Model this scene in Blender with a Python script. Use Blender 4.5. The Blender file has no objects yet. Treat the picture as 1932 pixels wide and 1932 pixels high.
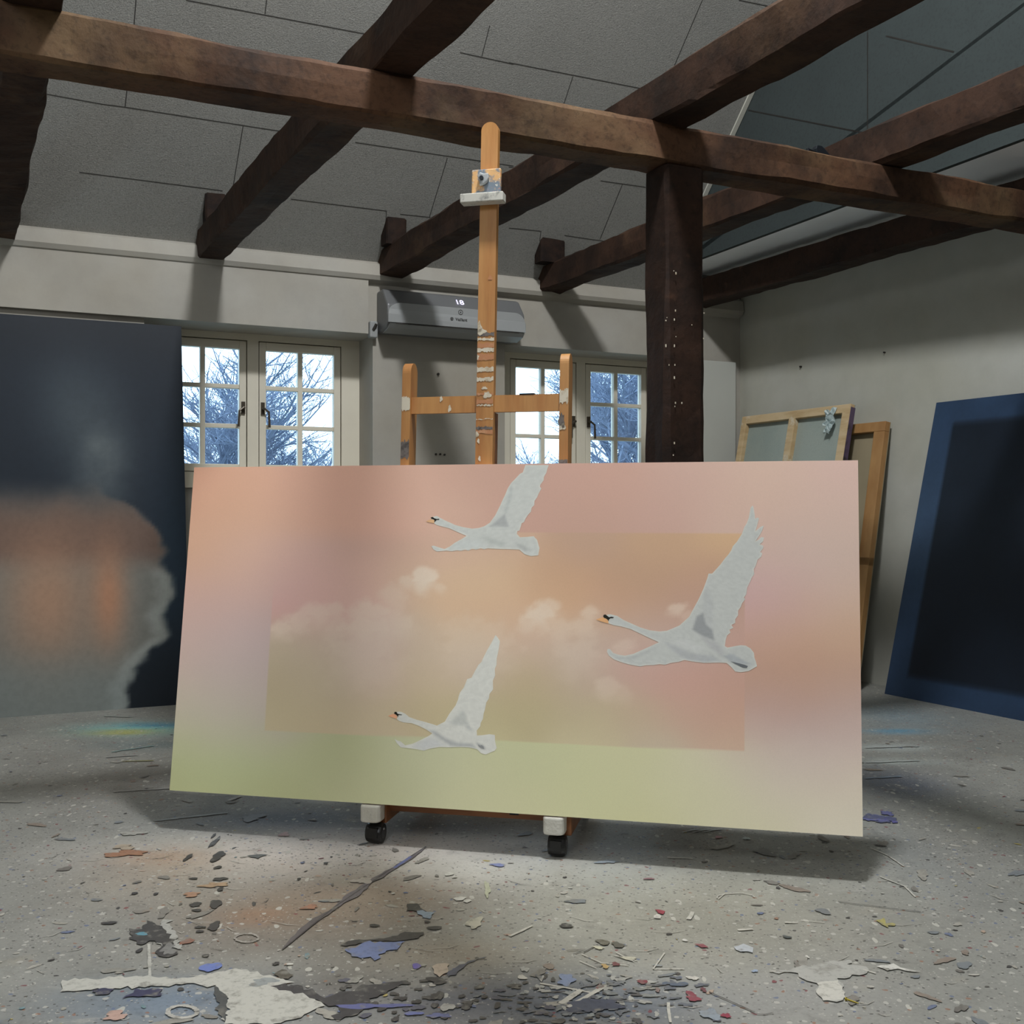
import bpy, math, random
import numpy as np
from mathutils import Vector, Matrix
from mathutils.geometry import delaunay_2d_cdt
random.seed(7); rng = np.random.default_rng(11)
S = bpy.context.scene; COL = S.collection
A3 = lambda *v: np.array(v, float)

# ------------------------------------------------------------------ camera, world, light
F, CH = 2000.0, 1.06
cd = bpy.data.cameras.new('camera'); cam = bpy.data.objects.new('camera', cd); COL.objects.link(cam)
cd.sensor_fit = 'HORIZONTAL'; cd.sensor_width = 36; cd.lens = 36 * F / 1932
cam.location = (0, 0, CH); cam.rotation_euler = (math.pi / 2, 0, 0); cd.clip_start = .05
S.camera = cam
w = bpy.data.worlds.new('sky'); S.world = w; w.use_nodes = True
bg = w.node_tree.nodes['Background']; bg.inputs[0].default_value = (.62, .84, 1, 1); bg.inputs[1].default_value = 4.2

def lamp(name, loc, e, r, col):
    l = bpy.data.lights.new(name, 'POINT'); l.energy = e; l.shadow_soft_size = r; l.color = col
    o = bpy.data.objects.new(name, l); o.location = loc; COL.objects.link(o); return o
lamp('ceiling_lamp', (.38, 2.5, 5.3), 660, .2, (.96, .98, 1))
lamp('rear_ceiling_lamp', (1.2, -.7, 4.8), 230, .10, (.96, .98, 1))
la = bpy.data.lights.new('soft_fill', 'AREA'); la.shape = 'RECTANGLE'; la.size = 2.6; la.size_y = 1.4; la.energy = 125; la.color = (.93, .975, 1)  # added soft fill from behind the camera, no fixture there
lo = bpy.data.objects.new('soft_fill', la); COL.objects.link(lo); lo.location = (-.3, -1.0, 3.6)
lo.rotation_euler = Vector((.15, 3.6, -2.2)).to_track_quat('-Z', 'Y').to_euler()
S.view_settings.view_transform = 'Standard'; S.view_settings.look = 'None'
S.view_settings.gamma = 1; S.view_settings.use_curve_mapping = False
S.view_settings.exposure = 0.0

# ------------------------------------------------------------------ helpers
def unit(v): v = np.array(v, float); return v / np.linalg.norm(v)
def ray(x, y): return A3((x - 966) / F, 1, -(y - 966) / F)
C0 = A3(0, 0, CH); Z = A3(0, 0, 1)
def hit(x, y, P0, N): r = ray(x, y); return C0 + r * ((P0 - C0) @ N) / (r @ N)
def floor_at(x, y): return hit(x, y, A3(0, 0, 0), Z)
def pix(P):
    P = np.asarray(P, float); return 966 + F * P[..., 0] / P[..., 1], 966 - F * (P[..., 2] - CH) / P[..., 1]
d2 = unit((4284, 2000, 0)); d1 = unit((-1041, 2000, 0)); n = A3(d2[1], -d2[0], 0)
W0 = A3(-1.669, 6.115, 0)                       # a point on the window wall
def wp(t, d, z): return W0 + d2 * t + n * d + Z * z    # along wall, out of wall into the room, up
ZT = 2.571; SL = 1.015; SN = unit(-n * SL + Z)
Cn = W0 + d2 * 3.661; gn = -A3(.88703519, .46170182, 0)
def gp(s, d, z): return Cn - d1 * s + gn * d + Z * z

def lin(c):
    return tuple(((v / 255 + .055) / 1.055) ** 2.4 if v > 10.3 else v / 255 / 12.92 for v in c)
def linA(a):
    a = np.asarray(a, float) / 255; return np.where(a > .04045, ((a + .055) / 1.055) ** 2.4, a / 12.92)

class MB:
    def __init__(s): s.v = []; s.f = []; s.m = []; s.c = []; s.hascol = False; s.smooth = False
    def add(s, vs, fs, m=0, col=None):
        b = len(s.v); s.v += [tuple(map(float, p)) for p in vs]; s.f += [tuple(b + i for i in f) for f in fs]
        s.m += [m] * len(fs)
        if col is None: s.c += [(1, 1, 1)] * len(vs)
        else:
            s.hascol = True
            col = np.asarray(col, float)
            s.c += [tuple(col)] * len(vs) if col.ndim == 1 else [tuple(k) for k in col]
        return s
    def box(s, o, a, b, c, m=0, col=None):
        o, a, b, c = (np.asarray(q, float) for q in (o, a, b, c))
        vs = [o, o + a, o + a + b, o + b, o + c, o + a + c, o + a + b + c, o + b + c]
        fs = [(0, 3, 2, 1), (4, 5, 6, 7), (0, 1, 5, 4), (1, 2, 6, 5), (2, 3, 7, 6), (3, 0, 4, 7)]
        if np.cross(a, b) @ c < 0: fs = [f[::-1] for f in fs]
        return s.add(vs, fs, m, col)
    def prism(s, pts, ext, m=0, col=None):
        pts = [np.asarray(p, float) for p in pts]; k = len(pts); ext = np.asarray(ext, float)
        vs = pts + [p + ext for p in pts]
        N = sum((np.cross(pts[i] - pts[0], pts[(i + 1) % k] - pts[0]) for i in range(k)), A3(0, 0, 0))
        fs = [tuple(range(k))[::-1], tuple(range(k, 2 * k))] + [(i, (i + 1) % k, (i + 1) % k + k, i + k) for i in range(k)]
        if N @ ext < 0: fs = [f[::-1] for f in fs]
        return s.add(vs, fs, m, col)
    def tube(s, P, Q, r0, r1=None, k=12, m=0, col=None):
        P, Q = np.asarray(P, float), np.asarray(Q, float); r1 = r0 if r1 is None else r1
        ax = unit(Q - P); t = unit(np.cross(ax, Z if abs(ax[2]) < .9 else A3(1, 0, 0))); b = np.cross(ax, t)
        ring = lambda c, r: [c + r * (math.cos(2 * math.pi * i / k) * t + math.sin(2 * math.pi * i / k) * b) for i in range(k)]
        vs = ring(P, r0) + ring(Q, r1)
        fs = [tuple(range(k))[::-1], tuple(range(k, 2 * k))] + [(i, (i + 1) % k, (i + 1) % k + k, i + k) for i in range(k)]
        return s.add(vs, fs, m, col)
    def build(s, name, mats, parent=None, bevel=0, smooth=False):
        if not isinstance(mats, (list, tuple)): mats = [mats]
        me = bpy.data.meshes.new(name); v = np.array(s.v)
        root = parent
        off = A3(0, 0, 0)
        while root is not None: off = off + np.array(root.location); root = root.parent
        me.from_pydata([tuple(p) for p in v - off], [], s.f)
        for q in mats: me.materials.append(q)
        me.polygons.foreach_set('material_index', s.m)
        if s.hascol:
            ca = me.color_attributes.new('paint', 'FLOAT_COLOR', 'POINT')
            c = np.ones((len(s.v), 4), 'f'); c[:, :3] = np.array(s.c); ca.data.foreach_set('color', c.ravel())
        if smooth: me.polygons.foreach_set('use_smooth', [True] * len(s.f))
        o = bpy.data.objects.new(name, me); COL.objects.link(o); o.parent = parent
        if bevel:
            bm = o.modifiers.new('b', 'BEVEL'); bm.width = bevel; bm.segments = 2; bm.limit_method = 'ANGLE'
        return o
def tag(o, label, cat, group=None, kind=None):
    o['label'] = label; o['category'] = cat
    if group: o['group'] = group
    if kind: o['kind'] = kind
    return o
def struct(o): o['kind'] = 'structure'; return o
def thing(name, loc, label, cat, group=None):
    o = bpy.data.objects.new(name, None); o.location = tuple(loc); o.empty_display_size = .1; COL.objects.link(o)
    return tag(o, label, cat, group)

# ------------------------------------------------------------------ materials
def mat(name, col, rough=.6, metal=0, noise=None, bump=0, vcol=False, emit=0, spec=.5):
    """noise = list of (scale(xyz) , detail, colour2, lo, hi)"""
    m = bpy.data.materials.new(name); m.use_nodes = True; t = m.node_tree; N = t.nodes; L = t.links
    p = N['Principled BSDF']; p.inputs['Roughness'].default_value = rough; p.inputs['Metallic'].default_value = metal
    p.inputs['Specular IOR Level'].default_value = spec
    base = None
    if vcol:
        a = N.new('ShaderNodeAttribute'); a.attribute_name = 'paint'; base = a.outputs['Color']
    else:
        r = N.new('ShaderNodeRGB'); r.outputs[0].default_value = (*lin(col), 1); base = r.outputs[0]
    tc = N.new('ShaderNodeTexCoord'); fac = None
    for i, (sc, det, c2, lo, hi) in enumerate(noise or []):
        mp = N.new('ShaderNodeMapping'); mp.inputs['Scale'].default_value = sc if isinstance(sc, tuple) else (sc,) * 3
        mp.inputs['Location'].default_value = (i * 3.7, i * 1.3, i * 5.1)
        L.new(tc.outputs['Object'], mp.inputs[0])
        nz = N.new('ShaderNodeTexNoise'); nz.inputs['Scale'].default_value = 1; nz.inputs['Detail'].default_value = det
        nz.inputs['Roughness'].default_value = .62
        L.new(mp.outputs[0], nz.inputs['Vector'])
        mr = N.new('ShaderNodeMapRange'); mr.inputs[1].default_value = lo; mr.inputs[2].default_value = hi
        L.new(nz.outputs[0], mr.inputs[0])
        mx = N.new('ShaderNodeMix'); mx.data_type = 'RGBA'
        if isinstance(c2, (int, float)):
            mx.blend_type = 'MULTIPLY'; mx.inputs[7].default_value = (c2, c2, c2, 1)
        else: mx.inputs[7].default_value = (*lin(c2), 1)
        L.new(mr.outputs[0], mx.inputs[0]); L.new(base, mx.inputs[6]); base = mx.outputs[2]; fac = nz.outputs[0]
    L.new(base, p.inputs['Base Color'])
    if bump and fac is not None:
        b = N.new('ShaderNodeBump'); b.inputs['Strength'].default_value = bump; b.inputs['Distance'].default_value = .01
        L.new(fac, b.inputs['Height']); L.new(b.outputs[0], p.inputs['Normal'])
    if emit:
        L.new(base, p.inputs['Emission Color']); p.inputs['Emission Strength'].default_value = emit
    return m
M = {}
M['wall'] = mat('white_plaster', (163, 160, 153), .8, noise=[(1.1, 3, (156, 150, 138), .35, .7), (9, 4, .93, .4, .7)], bump=.12)
M['gable'] = mat('gable_plaster', (182, 182, 174), .85, noise=[(.9, 3, (172, 170, 156), .35, .7), (8, 4, .94, .4, .7)], bump=.12)
M['panel'] = mat('wood_wool_board', (138, 137, 132), .95, noise=[(2.2, 3, .93, .4, .65), (130, 4, .62, .5, .7), (150, 3, (160, 158, 152), .56, .74)], bump=.35)
M['seam'] = mat('panel_joint', (56, 54, 51), .9)
M['dpanel'] = mat('grey_panel', (46, 54, 54), .9, noise=[(3, 3, .85, .4, .7), (60, 2, .8, .5, .7)])
M['soffit'] = mat('white_soffit', (240, 244, 248), .8, noise=[(2, 2, .95, .4, .7)])
M['pale_ground'] = mat('outside_ground', (158, 164, 160), .9, noise=[(3, 4, .7, .4, .7)])  # unseen ground, colour lightened to bounce daylight up into the room
beamn = lambda ax: [(tuple(1.5 if i == ax else 22 for i in range(3)), 5, (48, 27, 16), .38, .62), (2.3, 4, (126, 92, 62), .52, .78), (30, 4, .55, .5, .72), (5, 5, (30, 17, 10), .58, .75)]
M['beam'] = mat('old_beam', (56, 37, 26), .78, noise=[(4, 5, (34, 22, 15), .42, .66), (2.2, 4, (84, 62, 44), .55, .8), (45, 4, .5, .5, .75), (12, 6, (34, 22, 15), .6, .78)], bump=.5, spec=.25)
M['stub'] = mat('black_old_timber', (38, 25, 18), .8, noise=[(14, 4, (22, 14, 11), .4, .62)], bump=.5, spec=.2)
M['girder'] = mat('worn_brown_beam', (84, 58, 40), .78, noise=[(3, 5, (46, 31, 22), .42, .66), (1.6, 4, (114, 92, 66), .5, .75), (45, 4, .5, .5, .75), (12, 6, (36, 25, 18), .62, .8)], bump=.5, spec=.25)
M['beamd'] = mat('dark_old_beam', (50, 32, 22), .7, noise=[(4, 5, (32, 20, 14), .4, .62), (40, 4, .5, .5, .75), (11, 6, (84, 58, 42), .62, .82)], bump=.5, spec=.25)
M['easel'] = mat('varnished_beech', (190, 138, 80), .45, noise=[((14, 14, 1.3), 4, (170, 112, 58), .38, .66), ((60, 60, 2), 3, .86, .5, .75)])
M['easeld'] = mat('worn_beech', (150, 98, 60), .5, noise=[((3, 14, 14), 4, (120, 76, 46), .38, .66)])
M['paintw'] = mat('dried_white_paint', (214, 205, 186), .6, noise=[(40, 3, (180, 160, 130), .5, .7)])
M['paintg'] = mat('dried_grey_paint', (112, 104, 100), .6, noise=[(60, 3, (60, 55, 52), .45, .7)])
M['paintr'] = mat('dried_tan_paint', (186, 128, 88), .55, noise=[(30, 3, (204, 160, 120), .5, .75)])
M['clamp'] = mat('paint_smeared_wood', (214, 168, 112), .5, noise=[(24, 4, (110, 122, 134), .46, .56), (36, 4, (214, 128, 92), .58, .66), (70, 3, (220, 214, 200), .6, .7)])
M['lip'] = mat('white_smeared_wood', (205, 203, 194), .55, noise=[(34, 4, (128, 128, 124), .55, .72)])
M['knob'] = mat('grey_paint_lump', (176, 180, 182), .5, noise=[(40, 3, (120, 128, 134), .5, .7)])
M['foam'] = mat('whitewashed_block', (212, 210, 202), .75, noise=[(9, 3, (190, 186, 174), .4, .7), (60, 4, (110, 106, 98), .64, .76)], bump=.3)
M['black'] = mat('black_plastic', (16, 16, 17), .28)
M['hub'] = mat('worn_caster_hub', (60, 60, 62), .3, noise=[(80, 3, (190, 188, 190), .56, .66)])
M['metal'] = mat('dull_metal', (120, 116, 108), .35, 1)
M['bolt'] = mat('dark_bolt', (40, 44, 50), .4, .6)
M['frame'] = mat('window_paint', (214, 208, 192), .45, noise=[(4, 3, .96, .4, .7)])
M['gap'] = mat('dark_matte', (42, 38, 34), .8)
M['hdark'] = mat('bronze_handle', (74, 66, 56), .4, .5)
M['acw'] = mat('white_plastic', (146, 148, 148), .35, noise=[(2, 2, .97, .4, .7)])
M['ac_shaded'] = mat('shaded_white_plastic', (100, 101, 102), .4)  # white housing plastic, darkened to carry the beam shadow
M['ink'] = mat('grey_print', (62, 62, 60), .5)
M['led'] = mat('led_digits', (225, 220, 255), .5, emit=1.0)
M['pine'] = mat('pale_pine', (196, 172, 134), .6, noise=[((4, 4, 18), 4, (176, 148, 106), .4, .65), (7, 4, (214, 210, 192), .58, .72)])
M['pine2'] = mat('honey_pine', (172, 132, 84), .6, noise=[((5, 5, 2), 4, (146, 104, 60), .4, .65)])
M['cback'] = mat('primed_canvas_back', (150, 158, 150), .85, noise=[(3, 3, (138, 150, 144), .4, .7), (120, 2, .92, .5, .7)])
M['dcback'] = mat('raw_canvas_back', (150, 138, 112), .9, noise=[(4, 3, .9, .4, .7)])
M['tape'] = mat('crumpled_film', (170, 184, 184), .25, noise=[(50, 3, (110, 130, 130), .5, .7)])
M['purple'] = mat('purple_smeared_edge', (84, 70, 92), .6, noise=[(9, 3, (50, 44, 48), .45, .6)])
M['board'] = mat('white_board', (176, 177, 170), .7, noise=[(2, 3, .96, .4, .7)])
M['bark'] = mat('hazy_bark', (112, 122, 144), .9, noise=[(6, 3, .8, .4, .7)])  # blue-grey tint stands for haze and sky light on the bark
M['screw'] = mat('brass_screw', (176, 160, 70), .35, .8)
M['pmat'] = mat('oil_paint', (0, 0, 0), .55, vcol=True, noise=[(260, 2, .97, .4, .7)], bump=.02, spec=.25)
M['dpaint'] = mat('dark_oil_paint', (0, 0, 0), .5, vcol=True, noise=[(30, 3, .9, .4, .7)], spec=.3)
M['cedge'] = mat('white_canvas_edge', (232, 208, 196), .6)
M['splat'] = mat('dried_splatter', (0, 0, 0), .45, vcol=True, noise=[(26, 6, (128, 126, 118), .56, .70), (9, 5, (128, 126, 118), .58, .74), (70, 4, .72, .5, .72)], spec=.35)
def floor_mat():
    m = mat('painted_studio_floor', (0, 0, 0), .5, vcol=True, noise=[
        (1.6, 6, .80, .42, .68), (6, 6, (150, 146, 134), .60, .82), (16, 6, .74, .56, .76),
        ((5, 18, 5), 5, (166, 164, 158), .64, .80), (48, 5, (176, 172, 164), .66, .76), (34, 5, (62, 60, 60), .68, .76), (120, 3, .84, .5, .7)], bump=.06, spec=.35)
    t = m.node_tree; N = t.nodes; L = t.links; p = N['Principled BSDF']
    base = p.inputs['Base Color'].links[0].from_socket; tc = [q for q in N if q.bl_idname == 'ShaderNodeTexCoord'][0]
    for i, (sc, rad, colr, dens, sq) in enumerate([(26, .15, (178, 176, 168), .22, 1.0), (34, .13, (64, 62, 62), .16, 1.6), (17, .11, (186, 184, 174), .12, .5),
                                         (60, .14, (84, 82, 80), .16, 1), (80, .16, (172, 170, 162), .2, 1), (21, .10, (140, 104, 84), .14, 1.2), (23, .10, (96, 108, 134), .14, 1), (12, .06, (120, 64, 70), .16, 1)]):
        mp = N.new('ShaderNodeMapping'); mp.inputs['Scale'].default_value = (sc, sc * sq, sc); mp.inputs['Location'].default_value = (i * 7.3, i * 3.1, .5)
        mp.inputs['Rotation'].default_value = (0, 0, i * .8)
        L.new(tc.outputs['Object'], mp.inputs[0])
        nz = N.new('ShaderNodeTexNoise'); nz.inputs['Scale'].default_value = 2.2; L.new(mp.outputs[0], nz.inputs['Vector'])
        av = N.new('ShaderNodeMixRGB'); av.blend_type = 'ADD'; av.inputs[0].default_value = .35; L.new(mp.outputs[0], av.inputs[1]); L.new(nz.outputs[1], av.inputs[2])
        vo = N.new('ShaderNodeTexVoronoi'); vo.voronoi_dimensions = '2D'; vo.inputs['Scale'].default_value = 1; L.new(av.outputs[0], vo.inputs['Vector'])
        lt = N.new('ShaderNodeMath'); lt.operation = 'LESS_THAN'; lt.inputs[1].default_value = rad; L.new(vo.outputs['Distance'], lt.inputs[0])
        sp = N.new('ShaderNodeSeparateColor'); L.new(vo.outputs['Color'], sp.inputs[0])
        l2 = N.new('ShaderNodeMath'); l2.operation = 'LESS_THAN'; l2.inputs[1].default_value = dens; L.new(sp.outputs[0], l2.inputs[0])
        mu = N.new('ShaderNodeMath'); mu.operation = 'MULTIPLY'; L.new(lt.outputs[0], mu.inputs[0]); L.new(l2.outputs[0], mu.inputs[1])
        m2 = N.new('ShaderNodeMath'); m2.operation = 'MULTIPLY'; L.new(mu.outputs[0], m2.inputs[0]); m2.inputs[1].default_value = .8
        mx = N.new('ShaderNodeMix'); mx.data_type = 'RGBA'; mx.inputs[7].default_value = (*lin(colr), 1)
        L.new(m2.outputs[0], mx.inputs[0]); L.new(base, mx.inputs[6]); base = mx.outputs[2]
    L.new(base, p.inputs['Base Color']); return m
M['floor'] = floor_mat()
def glass_mat():
    m = bpy.data.materials.new('clear_pane'); m.use_nodes = True; t = m.node_tree; N = t.nodes; N.clear()
    o = N.new('ShaderNodeOutputMaterial'); a = N.new('ShaderNodeBsdfTransparent'); a.inputs[0].default_value = (.93, .97, 1, 1)
    g = N.new('ShaderNodeBsdfGlossy'); g.inputs['Roughness'].default_value = .03
    fr = N.new('ShaderNodeFresnel'); fr.inputs[0].default_value = 1.45; mx = N.new('ShaderNodeMixShader')
    t.links.new(fr.outputs[0], mx.inputs[0]); t.links.new(a.outputs[0], mx.inputs[1]); t.links.new(g.outputs[0], mx.inputs[2]); t.links.new(mx.outputs[0], o.inputs[0]); return m
M['glass'] = glass_mat()

# ------------------------------------------------------------------ noise in numpy
def vnoise(x, y, seed=0):
    x = np.asarray(x, float); y = np.asarray(y, float); xi = np.floor(x).astype(np.int64); yi = np.floor(y).astype(np.int64)
    fx = x - xi; fy = y - yi; fx = fx * fx * (3 - 2 * fx); fy = fy * fy * (3 - 2 * fy)
    def h(a, b):
        k = (a * 374761393 + b * 668265263 + seed * 974711) & 0xffffffff; k = ((k ^ (k >> 13)) * 1274126177) & 0xffffffff
        return ((k ^ (k >> 16)) & 0xffff) / 65535.
    return (h(xi, yi) * (1 - fx) + h(xi + 1, yi) * fx) * (1 - fy) + (h(xi, yi + 1) * (1 - fx) + h(xi + 1, yi + 1) * fx) * fy
def fbm(x, y, o=4, seed=0):
    s = 0; a = .5; t = 0
    for i in range(o): s = s + a * vnoise(x * 2 ** i, y * 2 ** i, seed + i * 17); t += a; a *= .55
    return s / t
def sstep(a, b, x): k = np.clip((x - a) / (b - a), 0, 1); return k * k * (3 - 2 * k)

# ------------------------------------------------------------------ the room
# floor: grid tinted with paint and part canvas shade, then dried splashes as part of the same surface
fb = MB(); K = 1.30
gx = np.arange(-4.6, 6.6, .06); gy = np.arange(-2.6, 9.8, .06)
X, Y = np.meshgrid(gx, gy, indexing='ij'); V = np.stack([X.ravel(), Y.ravel(), 0 * X.ravel()], 1)
base = np.tile(linA((136, 136, 130)), (len(V), 1))
def tint(px, py, rx, ry, col, a):
    global base
    c = floor_at(px, py); ex = floor_at(px + rx, py); ey = floor_at(px, max(py - ry, 1005)); ey2 = floor_at(px, py + ry)
    sx = abs(ex[0] - c[0]); sy = (ey[1] - ey2[1]) / 2
    q = ((V[:, 0] - c[0]) / sx) ** 2 + ((V[:, 1] - c[1]) / sy) ** 2
    q = q * (.6 + .8 * fbm(V[:, 0] * 3, V[:, 1] * 3, 4, int(px) % 97))
    k = (a * np.exp(-q))[:, None]; base = base * (1 - k) + linA(col) * k
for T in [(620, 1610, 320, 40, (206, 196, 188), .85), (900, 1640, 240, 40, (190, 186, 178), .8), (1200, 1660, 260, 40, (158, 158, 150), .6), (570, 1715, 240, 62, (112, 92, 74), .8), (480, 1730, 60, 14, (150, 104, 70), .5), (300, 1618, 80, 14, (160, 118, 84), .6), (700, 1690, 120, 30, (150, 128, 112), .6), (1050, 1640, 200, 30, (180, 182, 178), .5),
          (300, 1640, 120, 50, (150, 136, 118), .6), (1300, 1720, 330, 110, (150, 147, 132), .5), (560, 1545, 190, 18, (72, 78, 96), .85), (820, 1560, 160, 16, (60, 62, 72), .7),  # bluish tint left under the canvas: dark paint plus painted-in canvas shadow
          (300, 1470, 120, 40, (120, 112, 104), .5), (330, 1890, 200, 40, (104, 124, 146), .7), (900, 1890, 180, 45, (92, 94, 104), .75), (640, 1860, 120, 40, (92, 86, 78), .6),
          (1150, 1895, 190, 50, (88, 98, 112), .85), (1500, 1880, 200, 50, (140, 140, 138), .5), (1690, 1480, 90, 30, (84, 92, 110), .8), (1690, 1350, 90, 25, (120, 140, 150), .6),
          (260, 1375, 110, 12, (120, 180, 175), .9), (240, 1381, 60, 5, (170, 160, 60), .9), (300, 1368, 70, 4, (60, 120, 150), .8), (280, 1405, 120, 10, (90, 110, 112), .6),
          (1680, 1410, 70, 6, (170, 178, 176), .8), (1690, 1437, 70, 5, (168, 176, 172), .8), (1690, 1380, 60, 4, (70, 140, 170), .8), (1150, 1605, 200, 10, (84, 84, 84), .5),
          (830, 1800, 150, 30, (150, 138, 120), .6), (450, 1780, 130, 30, (110, 104, 96), .6), (1700, 1600, 60, 60, (130, 134, 134), .5), (700, 1700, 160, 40, (150, 140, 126), .6)]: tint(*T)
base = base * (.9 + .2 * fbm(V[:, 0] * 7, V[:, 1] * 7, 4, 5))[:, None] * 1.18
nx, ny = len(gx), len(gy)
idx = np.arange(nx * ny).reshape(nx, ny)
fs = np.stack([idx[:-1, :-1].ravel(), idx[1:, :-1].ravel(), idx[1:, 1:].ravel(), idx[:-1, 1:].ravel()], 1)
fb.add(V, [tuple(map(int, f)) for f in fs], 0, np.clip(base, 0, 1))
zlev = [.0006]
MIXF = [.36]
def fpoly(pts, col, k=1.0):
    col = tuple(c * (1 - MIXF[0]) + g * MIXF[0] for c, g in zip(col, (128, 126, 118)))
    zlev[0] += .0000016
    vs = [(p[0], p[1], zlev[0]) for p in pts]
    a = sum(vs[i][0] * vs[(i + 1) % len(vs)][1] - vs[(i + 1) % len(vs)][0] * vs[i][1] for i in range(len(vs)))
    if a < 0: vs = vs[::-1]
    r = delaunay_2d_cdt([Vector(v[:2]) for v in vs], [], [list(range(len(vs)))], 1, 1e-7)
    fb.add([(q.x, q.y, zlev[0]) for q in r[0]], [tuple(f) for f in r[2]], 1, np.clip(linA(col) * k, 0, 1))
def rough_poly(pts, amp, step):
    out = []
    for i in range(len(pts)):
        a, b = np.array(pts[i][:2]), np.array(pts[(i + 1) % len(pts)][:2]); L = np.linalg.norm(b - a); m = max(1, int(L / step)); nn = np.array([-(b - a)[1], (b - a)[0]]) / max(L, 1e-6)
        for j in range(m): out.append(a + (b - a) * j / m + nn * random.gauss(0, amp))
    return out
def pxpoly(pts, col, amp=.004, step=.012, k=1.0): fpoly(rough_poly([floor_at(*p) for p in pts], amp, step), col, k)
def blob(px, py, rx, ry, col, jag=.28, rot=0, k=1.0):
    c = floor_at(px, py); ax = abs(floor_at(px + rx, py)[0] - c[0]); ay = abs(floor_at(px, py - ry)[1] - floor_at(px, py + ry)[1]) / 2
    blobm(c[0], c[1], ax, ay, col, jag, rot, k)
def blobm(x, y, ax, ay, col, jag=.28, rot=0, k=1.0, m=None):
    m = m or (34 if max(ax, ay) > .02 else 12); ph = [random.random() * 6.28 for _ in range(4)]; pts = []
    for i in range(m):
        t = 2 * math.pi * i / m; r = 1 + jag * (.5 * math.sin(2 * t + ph[0]) + .35 * math.sin(3 * t + ph[1]) + .3 * math.sin(5 * t + ph[2]) + .2 * math.sin(7 * t + ph[3]))
        u_, v_ = ax * r * math.cos(t), ay * r * math.sin(t); pts.append((x + u_ * math.cos(rot) - v_ * math.sin(rot), y + u_ * math.sin(rot) + v_ * math.cos(rot)))
    fpoly(pts, col, k)
def stroke(pts, wd, col, jag=.25, k=1.0):
    P = [floor_at(*p)[:2] for p in pts]; W = wd if isinstance(wd, (list, tuple)) else [wd] * len(P); Q = []; WW = []
    for i in range(len(P) - 1):
        m = max(2, int(np.linalg.norm(P[i + 1] - P[i]) / .02))
        for j in range(m): Q.append(P[i] + (P[i + 1] - P[i]) * j / m); WW.append(W[i] + (W[i + 1] - W[i]) * j / m)
    Q.append(P[-1]); WW.append(W[-1]); Lf = []; Rt = []
    for i in range(len(Q)):
        t = Q[min(i + 1, len(Q) - 1)] - Q[max(i - 1, 0)]; t = t / max(np.linalg.norm(t), 1e-6); nn = np.array([-t[1], t[0]])
        Lf.append(Q[i] + nn * WW[i] * (.5 + jag * random.uniform(-.5, .5))); Rt.append(Q[i] - nn * WW[i] * (.5 + jag * random.uniform(-.5, .5)))
    fpoly(Lf + Rt[::-1], col, k)
z4 = lambda L: [(190 + a / 2.509, 1480 + b / 2.509) for a, b in L]
z5 = lambda L: [(960 + a / 2.477, 1480 + b / 2.477) for a, b in L]
DK = (56, 55, 56)
# random fine splatter
pal = [((50, 48, 50), 30), ((200, 196, 186), 26), ((176, 172, 160), 16), ((96, 92, 88), 14), ((150, 106, 84), 5), ((90, 106, 150), 5), ((120, 48, 58), 3), ((190, 170, 90), 2), ((110, 150, 160), 4), ((188, 160, 140), 4)]
cols, wts = zip(*pal)
for i in range(1100):
    yy = 2.05 + 3.2 * random.random() ** 1.6; xx = random.uniform(-.55, .55) * yy
    s_ = .0018 + .0065 * random.random() ** 3.2; e = random.choice([1, 1, 1.5, 2.5]); c = random.choices(cols, wts)[0]
    blobm(xx, yy, s_ * e, s_, c, .3, random.uniform(0, 3.14))
for i in range(170):
    yy = 2.05 + 3.0 * random.random() ** 1.3; xx = random.uniform(-.55, .55) * yy; s_ = random.uniform(.006, .02)
    blobm(xx, yy, s_ * random.uniform(1, 2.6), s_ * .8, random.choice([(158, 156, 148), (126, 122, 116), (172, 168, 158), (140, 124, 112), (116, 124, 132), (104, 100, 96)]), .35, random.uniform(0, 3.14), 1.0)
for i in range(70):
    px_ = random.uniform(60, 1880); py_ = random.uniform(1600, 1930); a_ = random.uniform(-.5, .5); L_ = random.uniform(12, 60)
    stroke([(px_, py_), (px_ + L_ * .6, py_ + a_ * 12 + 3), (px_ + L_, py_ + a_ * 22)], [.001, .0028, .001], random.choice([(196, 192, 182), (186, 184, 176), (70, 68, 68), (204, 200, 190)]))
for i in range(60):
    px_ = random.gauss(880, 170); py_ = random.uniform(1850, 1931); blob(px_, py_, random.uniform(4, 14), random.uniform(2, 5), random.choice([DK, DK, (70, 72, 92)]), .4)
for i in range(110):
    px_ = random.gauss(1130, 90); py_ = random.gauss(1880, 26); blob(px_, min(py_, 1940), random.uniform(3, 16), random.uniform(1.5, 5), random.choice([(70, 76, 92), (96, 104, 116), (60, 60, 66), (84, 92, 108), (188, 188, 182), (150, 158, 160), (118, 124, 128)]), .6)
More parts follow.
